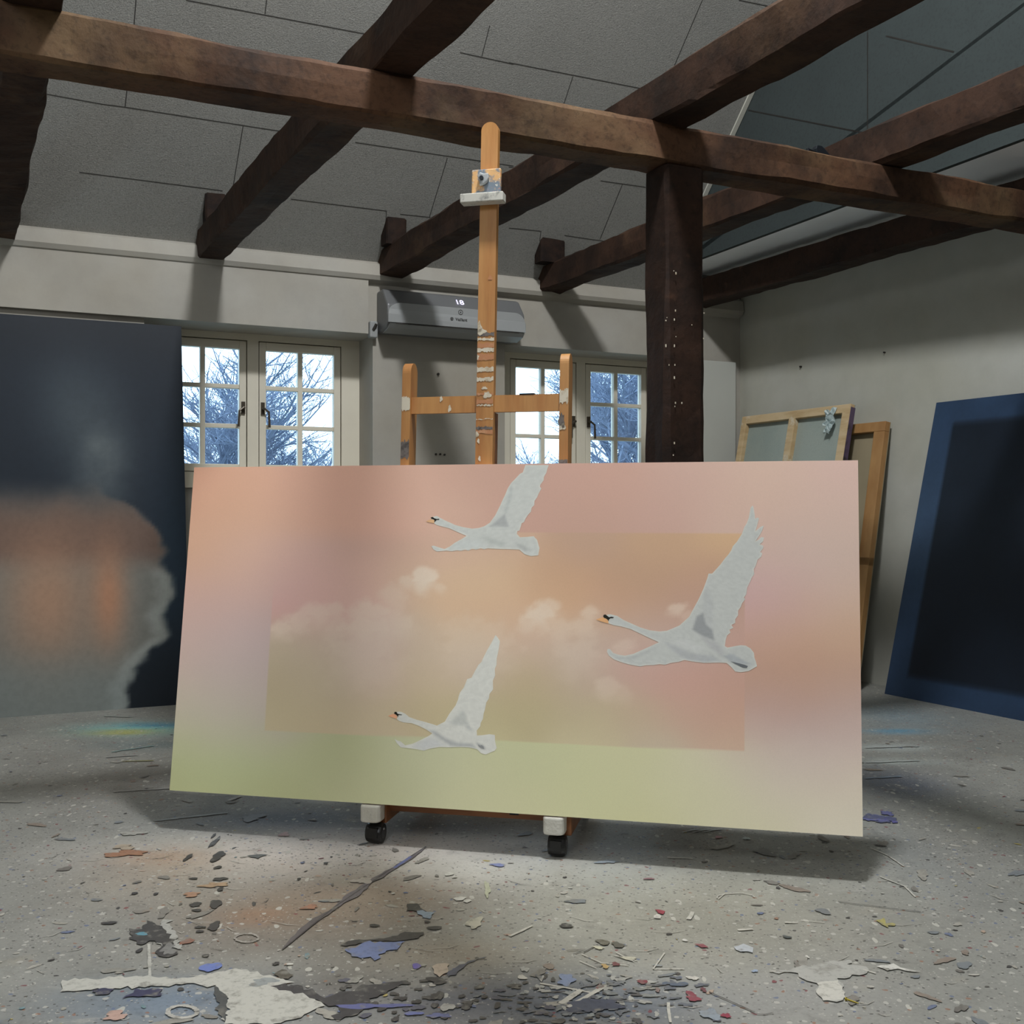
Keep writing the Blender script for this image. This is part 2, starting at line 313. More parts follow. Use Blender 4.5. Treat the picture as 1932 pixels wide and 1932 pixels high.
# individual stains
MIXF[0] = .2
WH = (198, 197, 188)
pxpoly(z4([(-180, 930), (10, 920), (220, 915), (330, 925), (500, 910), (640, 875), (760, 900), (900, 935), (850, 960), (1000, 1000), (1050, 1050), (950, 1110), (850, 1140), (590, 1140), (600, 1060), (540, 960), (440, 950), (150, 970), (10, 975), (-180, 985)]), WH, .005)
stroke(z4([(228, 760), (232, 920)]), .007, WH)
pxpoly(z4([(290, 650), (330, 650), (390, 790), (300, 770)]), (176, 176, 170), .006)
pxpoly(z4([(95, 1020), (160, 975), (240, 975), (305, 975), (300, 1000), (180, 1010)]), (52, 52, 84))
for p in [(10, 985, 50, 14), (260, 1000, 30, 10)]: blob(*z4([p[:2]])[0], p[2] / 2.5, p[3] / 2.5, (50, 50, 76))
pxpoly(z4([(130, 690), (190, 690), (225, 645), (260, 660), (300, 685), (345, 740), (350, 790), (365, 805), (320, 826), (270, 818), (262, 790), (300, 765), (230, 745), (180, 768), (150, 740)]), DK, .004)
blob(*z4([(195, 712)])[0], 12, 3, (90, 150, 170)); blob(*z4([(320, 785)])[0], 14, 9, (126, 126, 124), .6)
pxpoly(z4([(540, 958), (600, 1000), (602, 1060), (585, 1130), (560, 1090), (545, 1020)]), (66, 70, 72), .003)
pxpoly(z4([(806, 965), (870, 950), (1000, 975), (1060, 1015), (1240, 960), (1440, 935), (1430, 960), (1300, 1010), (1230, 1060), (1220, 1100), (1100, 1118), (1120, 1070), (1020, 1020), (900, 985)]), (54, 54, 58), .005)
pxpoly(z4([(1130, 765), (1200, 742), (1340, 735), (1440, 706), (1530, 705), (1505, 732), (1430, 745), (1300, 748), (1160, 772)]), DK, .003)
pxpoly(z4([(1150, 785), (1250, 752), (1440, 748), (1400, 785), (1330, 800), (1300, 836), (1235, 828), (1180, 808)]), (112, 128, 176), .005)
blob(*z4([(1580, 684)])[0], 13, 4, DK); blob(*z4([(520, 870)])[0], 20, 8, (104, 124, 196), .2); blob(*z4([(1495, 865)])[0], 9, 5, (104, 92, 176))
pxpoly(z4([(1450, 570), (1500, 568), (1510, 590), (1570, 620), (1540, 634), (1500, 605), (1455, 600)]), DK, .002); pxpoly(z4([(1500, 600), (1580, 612), (1560, 640), (1520, 635)]), (140, 160, 180), .003)
pxpoly(z4([(1565, 880), (1600, 848), (1655, 855), (1650, 880), (1610, 915), (1570, 900)]), (196, 178, 158), .003)
pxpoly(z4([(1640, 890), (1700, 860), (1850, 810), (1740, 850), (1680, 905), (1630, 915)]), (84, 88, 104), .003)
pxpoly(z4([(690, 340), (740, 334), (795, 337), (760, 345), (740, 356), (715, 348)]), (84, 86, 86), .002)
pxpoly(z4([(820, 905), (860, 880), (920, 910), (880, 930)]), (78, 74, 66), .003)
for x, y, rx, ry in [(411, 1617, 11, 9), (405, 1590, 5, 10), (403, 1578, 3, 4), (355, 1619, 5, 7), (411, 1638, 7, 3), (415, 1660, 14, 3), (365, 1659, 8, 2), (416, 1679, 6, 4), (254, 1687, 7, 2), (294, 1688, 5, 2),
                     (369, 1708, 12, 4), (407, 1707, 11, 8), (371, 1719, 9, 2.5), (404, 1749, 11, 8), (378, 1751, 10, 2.5), (377, 1759, 7, 2.5), (206, 1743, 14, 3), (263, 1795, 6, 4), (706, 1748, 9, 3), (806, 1741, 6, 2),
                     (388, 1805, 6, 3), (521, 1820, 7, 3), (760, 1886, 8, 4), (786, 1892, 9, 4), (820, 1899, 8, 4), (826, 1881, 12, 8), (897, 1890, 7, 3), (914, 1883, 7, 3), (882, 1899, 8, 4), (720, 1906, 9, 4),
                     (746, 1925, 8, 4), (871, 1882, 7, 3), (744, 1912, 5, 3), (820, 1850, 16, 5), (938, 1900, 6, 5), (840, 1920, 8, 5), (564, 1660, 4, 2), (615, 1630, 4, 2)]: blob(x, y, rx, ry, DK, .3)
stroke(z4([(1540, 300), (1480, 345), (1270, 470), (1190, 530), (1100, 592)]), [.004, .012, .022, .03, .012], (112, 106, 112), .4)
stroke(z4([(1110, 592), (1000, 655), (930, 715), (860, 785)]), [.010, .022, .014, .003], (90, 84, 86), .4)
stroke(z4([(1540, 298), (1350, 420), (1100, 590), (860, 787)]), .004, (60, 56, 60)); stroke(z4([(1470, 345), (1390, 400)]), .01, (110, 122, 180))
def ringp(px, py, rx, ry, wd, col, a0=0, a1=6.29, jag=.3):
    stroke([(px + rx * math.cos(a0 + (a1 - a0) * i / 26), py + ry * math.sin(a0 + (a1 - a0) * i / 26)) for i in range(27)], wd, col, jag)
x_, y_ = z4([(387, 1082)])[0]; ringp(x_, y_, 28, 11.5, .010, (200, 198, 190), 0, 6.2)
x_, y_ = z4([(692, 732)])[0]; ringp(x_, y_, 22, 8, .006, (160, 154, 146), 0, 6.2, .7)
x_, y_ = z5([(1060, 532)])[0]; ringp(x_, y_, 35, 8, .003, (196, 194, 186), 2.9, 6.3)
for a, b, r in [(1650, 428, 9), (1675, 443, 5), (1700, 545, 11), (1735, 556, 8), (895, 856, 6), (1385, 520, 4)]: blob(*z4([(a, b)])[0], r, r * .35, (214, 212, 202))
for a, b, rx, ry, c in [(150, 235, 20, 4, (170, 168, 160)), (110, 300, 18, 5, (176, 160, 140)), (120, 330, 34, 6, (160, 112, 84)), (430, 525, 16, 4, (172, 130, 104)), (410, 748, 13, 5, (140, 88, 70)),
                        (540, 480, 26, 4, (172, 142, 112)), (70, 1100, 22, 8, (196, 160, 146)), (990, 585, 16, 4, (170, 120, 96)), (870, 240, 12, 3, (190, 150, 150)), (1880, 385, 14, 2.5, (130, 140, 190)),
                        (1280, 1055, 60, 5, (90, 96, 150)), (1480, 1090, 16, 4, (100, 110, 170)), (1600, 1100, 18, 5, (96, 104, 150)), (1640, 1060, 12, 8, (180, 178, 172)), (770, 940, 22, 8, (150, 156, 156)),
                        (1770, 660, 12, 12, (196, 192, 172)), (1830, 500, 6, 12, (186, 188, 160)), (720, 160, 20, 6, (120, 124, 132)), (1240, 460, 16, 6, (186, 178, 168))]: blob(*z4([(a, b)])[0], rx, ry, c, .5)
blob(*z5([(268, 665)])[0], 14, 4, DK); pxpoly(z5([(680, 588), (705, 592), (735, 598), (722, 612), (700, 606)]), (150, 50, 66), .002); blob(*z5([(695, 622)])[0], 8, 4, (214, 210, 200))
blob(*z5([(823, 733)])[0], 5, 2.5, (220, 218, 210)); pxpoly(z5([(865, 748), (905, 752), (932, 765), (900, 768)]), (140, 70, 80), .002); pxpoly(z5([(1055, 765), (1090, 755), (1150, 770), (1140, 790), (1090, 785)]), (188, 194, 200), .004)
pxpoly(z5([(1230, 886), (1400, 850), (1560, 824), (1600, 826), (1580, 845), (1680, 858), (1695, 885), (1640, 900), (1540, 912), (1555, 960), (1570, 1000), (1530, 1016), (1480, 1014), (1435, 985), (1432, 965), (1452, 940), (1400, 922), (1360, 905), (1350, 885)]), (178, 178, 172), .004)
pxpoly(z5([(1440, 935), (1540, 920), (1570, 1000), (1530, 1017), (1480, 1015), (1432, 975), (1455, 950)]), (210, 208, 198), .002)
pxpoly(z5([(1715, 855), (1790, 845), (1830, 862), (1925, 880), (1860, 878), (1820, 868), (1770, 875)]), (218, 216, 208), .002)
pxpoly(z5([(1715, 640), (1750, 628), (1765, 650), (1815, 660), (1770, 675), (1740, 660)]), (180, 170, 96), .004)
for L, wd in [([(145, 935), (260, 955), (380, 978)], .006), ([(240, 1030), (340, 965)], .014), ([(280, 1048), (455, 943)], .012), ([(745, 1025), (748, 1070), (755, 1118)], .006), ([(675, 868), (820, 868)], .003), ([(675, 868), (728, 792)], .004),
              ([(1690, 300), (1770, 335), (1845, 386)], .005), ([(1735, 435), (1850, 480), (1900, 530)], .005), ([(340, 798), (430, 838), (560, 852)], .003), ([(500, 790), (590, 835), (480, 800), (600, 830)], .003), ([(1290, 650), (1350, 650)], .006),
              ([(1365, 640), (1475, 650)], .003), ([(1070, 685), (1140, 680)], .010), ([(5, 715), (110, 665)], .008), ([(860, 600), (840, 635)], .012), ([(740, 345), (860, 350)], .008), ([(330, 830), (410, 865)], .003), ([(1655, 870), (1715, 888)], .004), ([(980, 540), (1010, 515), (1100, 512)], .003)]:
    stroke(z5(L), wd, (206, 203, 192))
for L in [[(270, 782), (360, 776), (300, 800)], [(350, 790), (400, 762)], [(1540, 552), (1925, 600)], [(935, 975), (1150, 1070)], [(370, 1010), (610, 1018)]]: stroke(z5(L), .003, (66, 66, 66), .4)
for a, b, rx, ry, c in [(440, 742, 13, 5, (84, 80, 66)), (510, 755, 12, 5, (84, 82, 74)), (858, 998, 13, 8, (136, 56, 72)), (625, 928, 8, 5, (126, 50, 62)), (1015, 1086, 8, 5, (140, 44, 66)), (425, 950, 7, 4, (120, 44, 54)), (500, 845, 9, 3, (110, 60, 64)),
                        (695, 965, 5, 4, (130, 70, 80)), (910, 965, 6, 4, (100, 56, 64)), (800, 940, 16, 4, (78, 92, 112)), (740, 935, 9, 3, (78, 92, 112)), (270, 918, 18, 9, (126, 142, 176)), (62, 907, 10, 3.5, (214, 210, 198)), (860, 910, 10, 4, (216, 212, 202)),
                        (450, 855, 7, 4, (196, 160, 96)), (1300, 718, 7, 3, (60, 70, 72)), (655, 445, 9, 2, (140, 96, 100)), (1395, 810, 3, 2.5, (220, 218, 210)), (1470, 597, 14, 5, (112, 116, 118)), (1195, 320, 18, 6, (120, 120, 118)), (460, 365, 20, 3, (150, 160, 170)),
                        (940, 1080, 22, 8, (140, 152, 164)), (420, 1030, 40, 10, (60, 68, 90)), (350, 1050, 25, 10, (64, 72, 92)), (1150, 877, 6, 2.5, (150, 170, 200)), (980, 250, 8, 2, (180, 130, 140)), (1110, 256, 6, 3, (176, 190, 190)), (420, 768, 10, 3, (200, 196, 170)), (560, 818, 12, 4, (196, 192, 170))]:
    blob(*z5([(a, b)])[0], rx, ry, c, .5)
for q in range(9): stroke(z5([(810 + q * 16, 228 - q % 3 * 4), (870 + q * 16, 212)]), .006, (184, 190, 190))
for i in range(26): blob(random.gauss(1660, 24), random.gauss(1546, 5), random.uniform(4, 14), random.uniform(1.5, 4), random.choice([(84, 84, 150), (96, 100, 156), (76, 82, 120)]), .5)
for L, c in [([(196, 1352), (250, 1354)], (150, 156, 150)), ([(210, 1420), (290, 1408)], (120, 150, 148)), ([(230, 1438), (290, 1436)], (150, 146, 100)), ([(200, 1430), (260, 1426)], (150, 152, 150)), ([(215, 1495), (330, 1488)], (176, 172, 166)),
             ([(1632, 1412), (1735, 1409)], (186, 190, 188)), ([(1634, 1440), (1735, 1436)], (180, 186, 184)), ([(1632, 1470), (1700, 1466)], (120, 140, 160)), ([(290, 1550), (380, 1540), (430, 1535)], (170, 176, 176)), ([(430, 1512), (456, 1503)], (200, 198, 190))]: stroke(L, .014, c, .6)
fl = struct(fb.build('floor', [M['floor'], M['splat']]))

# window wall with two deep recesses
wb = MB(); TH = .42
def wbox(b, t0, t1, z0, z1, dd0=-TH, dd1=0, m=0): return b.box(wp(t0, dd0, z0), d2 * (t1 - t0), n * (dd1 - dd0), Z * (z1 - z0), m)
REC = [(-.43, .90), (1.79, 3.20)]; ZS, ZH = 1.20, 2.145
for a, b in [(-4.6, REC[0][0]), (REC[0][1], REC[1][0]), (REC[1][1], 4.1)]: wbox(wb, a, b, 0, ZT)
for a, b in REC: wbox(wb, a, b, 0, ZS); wbox(wb, a, b, ZH, ZT)
wbox(wb, -1.4, .862, ZH, 2.47, 0, .035)          # plaster thickened over the left window
struct(wb.build('wall_back', M['wall']))
tb = MB(); prof = [(0, 2.455), (.045, 2.475), (.06, 2.50), (.05, 2.571), (0, 2.60)]
tb.prism([wp(-4.6, d, z) for d, z in prof], d2 * 8.25)
struct(tb.build('trim_1', M['wall']))
# small fittings and marks on the pier
for k, (x, y) in enumerate([(826, 706), (822, 857), (830, 857), (838, 858)]):
    P = hit(x, y, W0, n); b = MB(); b.tube(P - n * .01, P + n * .012, .006 if k else .008, k=8); o = b.build('wall_plug', M['gap'])
    tag(o, ['dark plug in white wall left of the mast, highest of four', 'dark plug in wall behind easel, leftmost of the low row of three', 'dark plug in wall behind easel, middle of the low row of three', 'dark plug in wall behind easel, rightmost of the low row of three'][k], 'wall plug', 'dark plugs in the wall behind the easel')
for k, (x, y) in enumerate([(1512, 692), (1670, 665)]):
    P = hit(x, y, Cn, gn); b = MB(); b.tube(P - gn * .01, P + gn * .014, .007 - .002 * k, k=8); o = b.build('nail', M['gap'])
    tag(o, ['dark nail head in the grey right wall above the stretcher frames', 'small faint nail head near the right edge of the right wall'][k], 'nail', 'nails in the right wall')

# other walls
def slopez(d): return ZT + SL * min(d, 8 - d)
gb = MB(); gb.prism([gp(s, 0, z) for s, z in [(-.5, 0), (8.1, 0), (8.1, ZT), (4, ZT + SL * 4), (-.02, ZT), (-.5, ZT)]], -gn * .3)
struct(gb.build('wall_right', M['gable']))
lb = MB(); lb.prism([wp(-4.3, d, z) for d, z in [(-.3, 0), (8.1, 0), (8.1, ZT), (4, ZT + SL * 4), (-.3, ZT)]], -d2 * .3)
struct(lb.build('wall_left', M['wall']))
rb = MB(); rb.box(wp(-4.6, 8.0, 0), d2 * 12.6, n * .3, Z * ZT); struct(rb.build('wall_front', M['wall']))
# sloped ceilings with panel joints
cb = MB()
def sp(t, s, off=0): return wp(t, s, ZT + SL * s) - SN * off      # on the slope, off = below it
cb.prism([sp(-4.6, -.4), sp(2.985, -.4), sp(2.985, 4.0), sp(-4.6, 4.0)], SN * .12, 0)
cb.prism([wp(-4.6, 4.0, ZT + SL * 4), wp(8.2, 4.0, ZT + SL * 4), wp(8.2, 8.4, ZT - SL * .4), wp(-4.6, 8.4, ZT - SL * .4)], unit(n * SL + Z) * .12, 0)
cb.prism([sp(2.985, -.4, -.05), sp(8.2, -.4, -.05), sp(8.2, 4.0, -.05), sp(2.985, 4.0, -.05)], SN * .12, 0)
SEG = [((351, 0), (703, 66.6)), ((503, 0), (500, 26)), ((256.6, 0), (252, 60)), ((30, 167), (194, 196.6)), ((194, 196.6), (236, 202)), ((236, 202), (545, 250)), ((670, 268.5), (969, 313)), ((240, 165), (236, 202)), ((458.5, 238), (439, 357)),
       ((150, 325), (384, 355)), ((549, 375.5), (729, 398)), ((755, 404), (812, 410)), ((729, 398), (727, 444)), ((844, 298), (810, 410)), ((868, 99), (969, 121)), ((960, 118), (1234, 171.6)), ((924, 48), (909, 106)),
       ((1325, 0), (1259, 155)), ((1081, 144), (1063, 198)), ((1394, 0), (1489, 20)), ((960, 315), (994, 319)), ((1133, 341), (1218, 353)), ((1174, 348), (1131.6, 452)), ((960, 430), (1020, 436)), ((1065, 444), (1146, 456)), ((1020.6, 436), (1018, 455)),
       ((384, 355), (420, 360))]
for a, b in SEG:
    P = hit(*a, W0 + Z * ZT, SN); Q = hit(*b, W0 + Z * ZT, SN); dd = unit(Q - P); s_ = np.cross(dd, SN) * .0024
    cb.add([P - s_ - SN * .001, P + s_ - SN * .001, Q + s_ - SN * .001, Q - s_ - SN * .001], [(0, 1, 2, 3)], 1)
struct(cb.build('ceiling', [M['panel'], M['seam']]))
# grey boarded side of the loft, hanging in front of the gable wall
TP = 2.985; ZP = 2.723
pb = MB()
pb.prism([wp(TP, s, z) for s, z in [(.12, ZP), (6.5, ZP), (6.5, ZT + SL * 1.5), (4.0, ZT + SL * 4), (.12, ZT + .12)]], d2 * .03)
pN = d2
for a, b in [((1637, 60), (1637, 262)), ((1412, 208), (1637, 252)), ((1672, 68), (1800, 98))]:
    P = hit(*a, wp(TP, 0, 0), pN); Q = hit(*b, wp(TP, 0, 0), pN); dd = unit(Q - P); s_ = np.cross(dd, pN) * .004
    pb.add([P - s_ - pN * .001, P + s_ - pN * .001, Q + s_ - pN * .001, Q - s_ - pN * .001], [(0, 1, 2, 3), (3, 2, 1, 0)], 1)
struct(pb.build('wall_loft', [M['dpanel'], M['seam']]))
pb = MB(); pb.prism([wp(TP + .03, .06, ZP), wp(3.75, .06, ZP), wp(3.75, 0, ZP) + (-d1) * 6.6, wp(TP + .03, 6.5, ZP)], Z * .03)
struct(pb.build('ceiling_loft', M['soffit']))
pb = MB(); P = sp(TP, .3, .004); Q = sp(TP, 4.0, .004); pb.box(P - d2 * .035, d2 * .03, Q - P, -SN * .012)
struct(pb.build('trim_2', M['gable']))

# windows
def window(name, rec, cas):
    t0, t1 = rec; f = MB(); D0, D1 = -.36, -.28
    bx = lambda b, a, c, e, g, q0=D0, q1=D1, m=0: wbox(b, a, c, e, g, q0, q1, m)
    (a0, a1), (b0, b1) = cas; zb, zt = 1.305, 2.100
    bx(f, t0, a0 - .005, ZS, ZH); bx(f, a1 + .005, b0 - .005, ZS, ZH); bx(f, b1 + .005, t1, ZS, ZH)
    for q in cas: bx(f, q[0] - .005, q[1] + .005, zt + .005, ZH); bx(f, q[0] - .005, q[1] + .005, ZS, zb - .005); bx(f, q[0] - .005, q[1] + .005, zb - .005, zt + .005, D0 - .01, D0 + .0, 1) if 0 else None
    for q in cas:                                    # dark strips put in for the shade in the casement gaps
        for (e0, e1, g0, g1) in [(q[0] - .006, q[0] + .006, zb, zt), (q[1] - .006, q[1] + .006, zb, zt), (q[0], q[1], zt - .006, zt + .006), (q[0], q[1], zb - .006, zb + .006)]: bx(f, e0, e1, g0, g1, -.345, -.315, 1)
    bx(f, t0, t1, ZS - .001, ZS + .02, -.28, .03)    # sill board
    F_ = struct(f.build(name, [M['frame'], M['gap']]))
    for ci, (c0, c1) in enumerate(cas):
        b = MB(); q0, q1 = -.335, -.284; st = .042; mu = .026; tm = (c0 + c1) / 2
        bx(b, c0, c0 + st, zb, zt, q0, q1); bx(b, c1 - st, c1, zb, zt, q0, q1); bx(b, c0 + st, c1 - st, zt - .05, zt, q0, q1); bx(b, c0 + st, c1 - st, zb, zb + .045, q0, q1)
        bx(b, tm - .015, tm + .015, zb + .04, zt - .045, q0, q1 - .006)
        for zz in (1.822, 1.582): bx(b, c0 + st, c1 - st, zz - mu / 2, zz + mu / 2, q0, q1 - .007)
        c = b.build('casement', M['frame'], F_, bevel=.003)
        g = MB(); bx(g, c0 + .02, c1 - .02, zb + .02, zt - .02, -.318, -.314); g.build('glass_pane', M['glass'], c)
        h = MB(); hx = (c1 - .02) if ci == 0 else (c0 + .02); sg = -1 if ci == 0 else 1
        h.box(wp(hx - .011, -.284, 1.655), d2 * .022, n * .012, Z * .075)
        h.tube(wp(hx, -.275, 1.69), wp(hx, -.245, 1.69), .008); h.tube(wp(hx, -.248, 1.695), wp(hx + sg * .03, -.243, 1.67), .007, .006, k=8); h.tube(wp(hx + sg * .03, -.243, 1.675), wp(hx + sg * .034, -.243, 1.575), .006, .008, k=8)
        h.build('window_handle', M['hdark'], c)
    return F_
window('window_1', REC[0], [(-.325, .190), (.268, .778)])
window('window_2', REC[1], [(1.962, 2.466), (2.545, 3.045)])

# ------------------------------------------------------------------ timber frame
def beam(name, A, Bp, wv, hv, amp, m, label, cat, group=None, seed=0, ch=.012, seg=.05):
    A, Bp = np.asarray(A, float), np.asarray(Bp, float); L = np.linalg.norm(Bp - A); k = max(6, int(L / seg)); W_, H_ = np.linalg.norm(wv), np.linalg.norm(hv)
    wu, hu = unit(wv), unit(hv); r = np.random.default_rng(seed)
    ring = [(ch, 0), (W_ - ch, 0), (W_, ch), (W_, H_ - ch), (W_ - ch, H_), (ch, H_), (0, H_ - ch), (0, ch)]
    # extra mid vertices
    R = []
    for i in range(8):
        a, b = np.array(ring[i]), np.array(ring[(i + 1) % 8]); R.append(a)
        if i % 2 == 0: R.append((a + b) / 2)
    q = len(R); vs = []; ts = np.linspace(0, L, k + 1)
    ph = r.uniform(0, 50, q)
    for j, t in enumerate(ts):
        for i, (a, b) in enumerate(R):
            e = amp if i % 3 != 1 else amp * .5
            da = (float(vnoise(t * 3 + ph[i // 3 * 3], ph[i]) ) - .5) * 2 * e + (float(vnoise(t * 11 + ph[i], 3.3)) - .5) * e * 1.1
            db = (float(vnoise(t * 3 + ph[i // 3 * 3] + 9, ph[i])) - .5) * 2 * e + (float(vnoise(t * 12 + ph[i], 8.3)) - .5) * e * 1.1
            vs.append(A + (Bp - A) * t / L + wu * (a + da) + hu * (b + db))
    fs = [(j * q + i, j * q + (i + 1) % q, (j + 1) * q + (i + 1) % q, (j + 1) * q + i) for j in range(k) for i in range(q)]
    fs = [f[::-1] for f in fs] + [tuple(range(q)), tuple(range(k * q, (k + 1) * q))[::-1]]
    if np.cross(wu, hu) @ (Bp - A) < 0: fs = [f[::-1] for f in fs]
    b = MB(); b.add(vs, [f[::-1] for f in fs]); o = b.build(name, m); return tag(o, label, cat, group)
ZJ = 2.50; JW, JH = .155, .165; JT = [-1.08, 0, 1.078, 2.173, 3.33]
JL = ['dark joist running out at the far left over the dark cloud painting', 'dark ceiling joist whose wall end sits above the left window', 'dark ceiling joist ending above the air conditioner behind the easel mast',
      'dark ceiling joist ending above the right window left of the post', 'dark low joist beside the right wall under the pale loft ceiling']
for i, t in enumerate(JT):
    A = wp(t, -.03, ZJ); o = beam('ceiling_joist', A, A - d1 * 7.9, -d2 * JW, Z * JH, .008, M['beam'] if i != 4 else M['beamd'], JL[i], 'beam', 'parallel dark ceiling joists', seed=i + 3)
g0 = A3(.6625, 3.967, 0)
gd = A3(4284, 2000, 0) / np.hypot(4284, 2000)
tg = ((Cn - g0) @ gn) / (d2 @ gn)
beam('cross_beam', g0 - d2 * 4.1 + Z * 2.355, g0 + d2 * (tg - .01) + Z * 2.355, -n * .155, Z * .147, .006, M['girder'], 'long rough brown cross beam resting on the post behind the easel', 'beam', seed=31)
beam('post', g0 - d2 * .101, g0 - d2 * .101 + Z * 2.352, d2 * .173, -n * .155, .006, M['beamd'], 'dark square timber post standing under the cross beam right of the easel', 'post', seed=41, ch=.016)
SL_ = ['short dark stub on the joist above the left window', 'short dark stub on the joist above the air conditioner', 'short dark stub on the joist above the right window']
for i, (xa, xb, yt) in enumerate([(388, 427, 362), (729, 767, 408), (1021, 1068, 448)]):
    P = hit(xa, yt, W0 + Z * ZT, SN); Q = hit(xb, yt + 3, W0 + Z * ZT, SN); sA = (P - W0) @ n; tA = (P - W0) @ d2; tB = (Q - W0) @ d2
    base_ = wp(tA, sA, ZJ + JH - .01); hh = ZT + SL * sA - (ZJ + JH) + .02
    beam('timber_stub', base_, base_ + Z * hh, d2 * (tB - tA), -n * .10, .004, M['stub'], SL_[i], 'timber stub', 'stubs standing on the joist ends', seed=50 + i, ch=.008)
# paint flecks stay on the post mesh as tiny raised specks
fk = MB()
for (x, y) in [(1271, 512), (1274, 588), (1275, 636), (1272, 655), (1273, 690), (1272, 715), (1274, 762), (1286, 762), (1273, 768), (1256, 606), (1272, 838), (1305, 614), (1262, 690), (1272, 605), (1270, 860), (1256, 655), (1258, 600), (1275, 518), (1328, 592), (1327, 640)]:
    P = hit(x, y, g0 + n * .0085, n); s_ = random.uniform(.002, .005); fk.box(P - d2 * s_ / 2, d2 * s_, n * .002, Z * s_ * random.uniform(1, 2.5))
fk.build('paint_fleck', M['paintw'], [o for o in bpy.data.objects if o.name == 'post'][0])['kind'] = 'stuff'

# ------------------------------------------------------------------ air conditioner
ac = thing('air_conditioner', wp(1.36, 0, 2.12), 'white wall-mounted air conditioner between the windows, lit digits on its front', 'air conditioner')
T0, T1 = .925, 1.835
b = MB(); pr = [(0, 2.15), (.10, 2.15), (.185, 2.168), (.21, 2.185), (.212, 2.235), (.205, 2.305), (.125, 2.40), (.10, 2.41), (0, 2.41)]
b.prism([wp(T0, d, z) for d, z in pr], d2 * (T1 - T0)); b.build('housing', M['ac_shaded'], ac, bevel=.012)
b = MB(); r_ = .07; zb_, zt_ = 2.192, 2.312; pts = [(T0 + .002, zb_), (T1 - .002, zb_)]
pts += [(T1 - .002 - r_ + r_ * math.cos(a), zt_ - r_ + r_ * math.sin(a)) for a in np.linspace(0, math.pi / 2, 8)]
pts += [(T0 + .002 + r_ * 1.2 - r_ * 1.2 * math.sin(a), zt_ - r_ + r_ * math.cos(a)) for a in np.linspace(0, math.pi / 2, 8)]
b.prism([wp(t, .205 if z > 2.25 else .212, z) for t, z in pts], n * .012); b.build('front_panel', M['acw'], ac)
b = MB(); b.prism([wp(T0 + .01, d, z) for d, z in [(.212, 2.178), (.226, 2.186), (.20, 2.163), (.11, 2.142), (.09, 2.146), (.18, 2.165)]], d2 * (T1 - T0 - .02)); b.build('air_flap', M['acw'], ac)
b = MB(); b.box(wp(T0 + .05, .21, 2.183), d2 * (T1 - T0 - .10), n * .0155, Z * .006); b.build('air_slot', M['gap'], ac)
b = MB(); c = wp(1.392, .219, 2.286)
for i in range(20):
    a0, a1 = i * math.pi / 10, (i + 1) * math.pi / 10
    f_ = lambda a, r: c + (d2 * math.cos(a) + Z * math.sin(a)) * r
    b.add([f_(a0, .0125), f_(a0, .0155), f_(a1, .0155), f_(a1, .0125)], [(0, 1, 2, 3), (3, 2, 1, 0)])
b.prism([c + (d2 * math.cos(a) + Z * math.sin(a)) * .0045 for a in np.linspace(0, 6.28, 9)[:-1]], n * .001); b.build('sensor_mark', M['ink'], ac)
def text(name, s, size, P, up, m, parent, bold=0):
    cu = bpy.data.curves.new(name, 'FONT'); cu.body = s; cu.size = size; cu.align_x = 'CENTER'; cu.align_y = 'CENTER'; cu.offset = bold; cu.extrude = .0004
    o = bpy.data.objects.new('tmp', cu); COL.objects.link(o); bpy.context.view_layer.update()
    me = bpy.data.meshes.new_from_object(o.evaluated_get(bpy.context.evaluated_depsgraph_get())); bpy.data.objects.remove(o)
    me.name = name; up = unit(up); x = d2; zz = np.cross(x, up)
    Mx = Matrix(((x[0], up[0], zz[0], P[0]), (x[1], up[1], zz[1], P[1]), (x[2], up[2], zz[2], P[2]), (0, 0, 0, 1)))
    me.transform(Matrix.Translation(-Vector(parent.location)) @ Mx); me.materials.clear(); me.materials.append(m)
    q = bpy.data.objects.new(name, me); COL.objects.link(q); q.parent = parent; return q
nn_ = unit(n * .095 + Z * .08); upS = unit(-n * .08 + Z * .095)
text('lit_digits', '18', .060, wp(1.405, .166, 2.353) + nn_ * .004, upS, M['led'], ac, .0008)
text('brand_lettering', 'Vaillant', .026, wp(1.395, .2245, 2.239), Z, M['ink'], ac, .0004)
b = MB(); c = wp(1.332, .2195, 2.240)
for i in range(16):
    a0, a1 = i * math.pi / 8, (i + 1) * math.pi / 8; f_ = lambda a, r: c + n * .005 + (d2 * math.cos(a) + Z * math.sin(a)) * r
    b.add([f_(a0, .0075), f_(a0, .0105), f_(a1, .0105), f_(a1, .0075)], [(0, 1, 2, 3), (3, 2, 1, 0)])
b.prism([c + n * .005 + d2 * u_ + Z * v_ for u_, v_ in [(-.004, -.005), (.003, -.006), (.004, .001), (0, .006), (-.003, .003)]], n * .0006); b.build('brand_emblem', M['ink'], ac)
o = thing('pipe_cover', wp(.88, .03, 2.16), 'small white pipe cover on the wall left of the air conditioner', 'pipe cover')
b = MB(); b.box(wp(.865, .0, 2.12), d2 * .05, n * .06, Z * .10); b.build('cover', M['acw'], o, bevel=.008); b = MB(); b.tube(wp(.885, .06, 2.165), wp(.90, .075, 2.20), .009, k=8); b.build('clip', M['gap'], o)

# tall white board in the corner
b = MB(); PA = wp(3.25, .05, 0); b.prism([wp(3.22, .16, 0), wp(3.50, .16, 0), wp(3.585, .055, 2.13), wp(3.22, .055, 2.13)], -n * .03)
tag(b.build('white_board', M['board'], bevel=.004), 'tall plain white board leaning in the far corner behind the post', 'board')

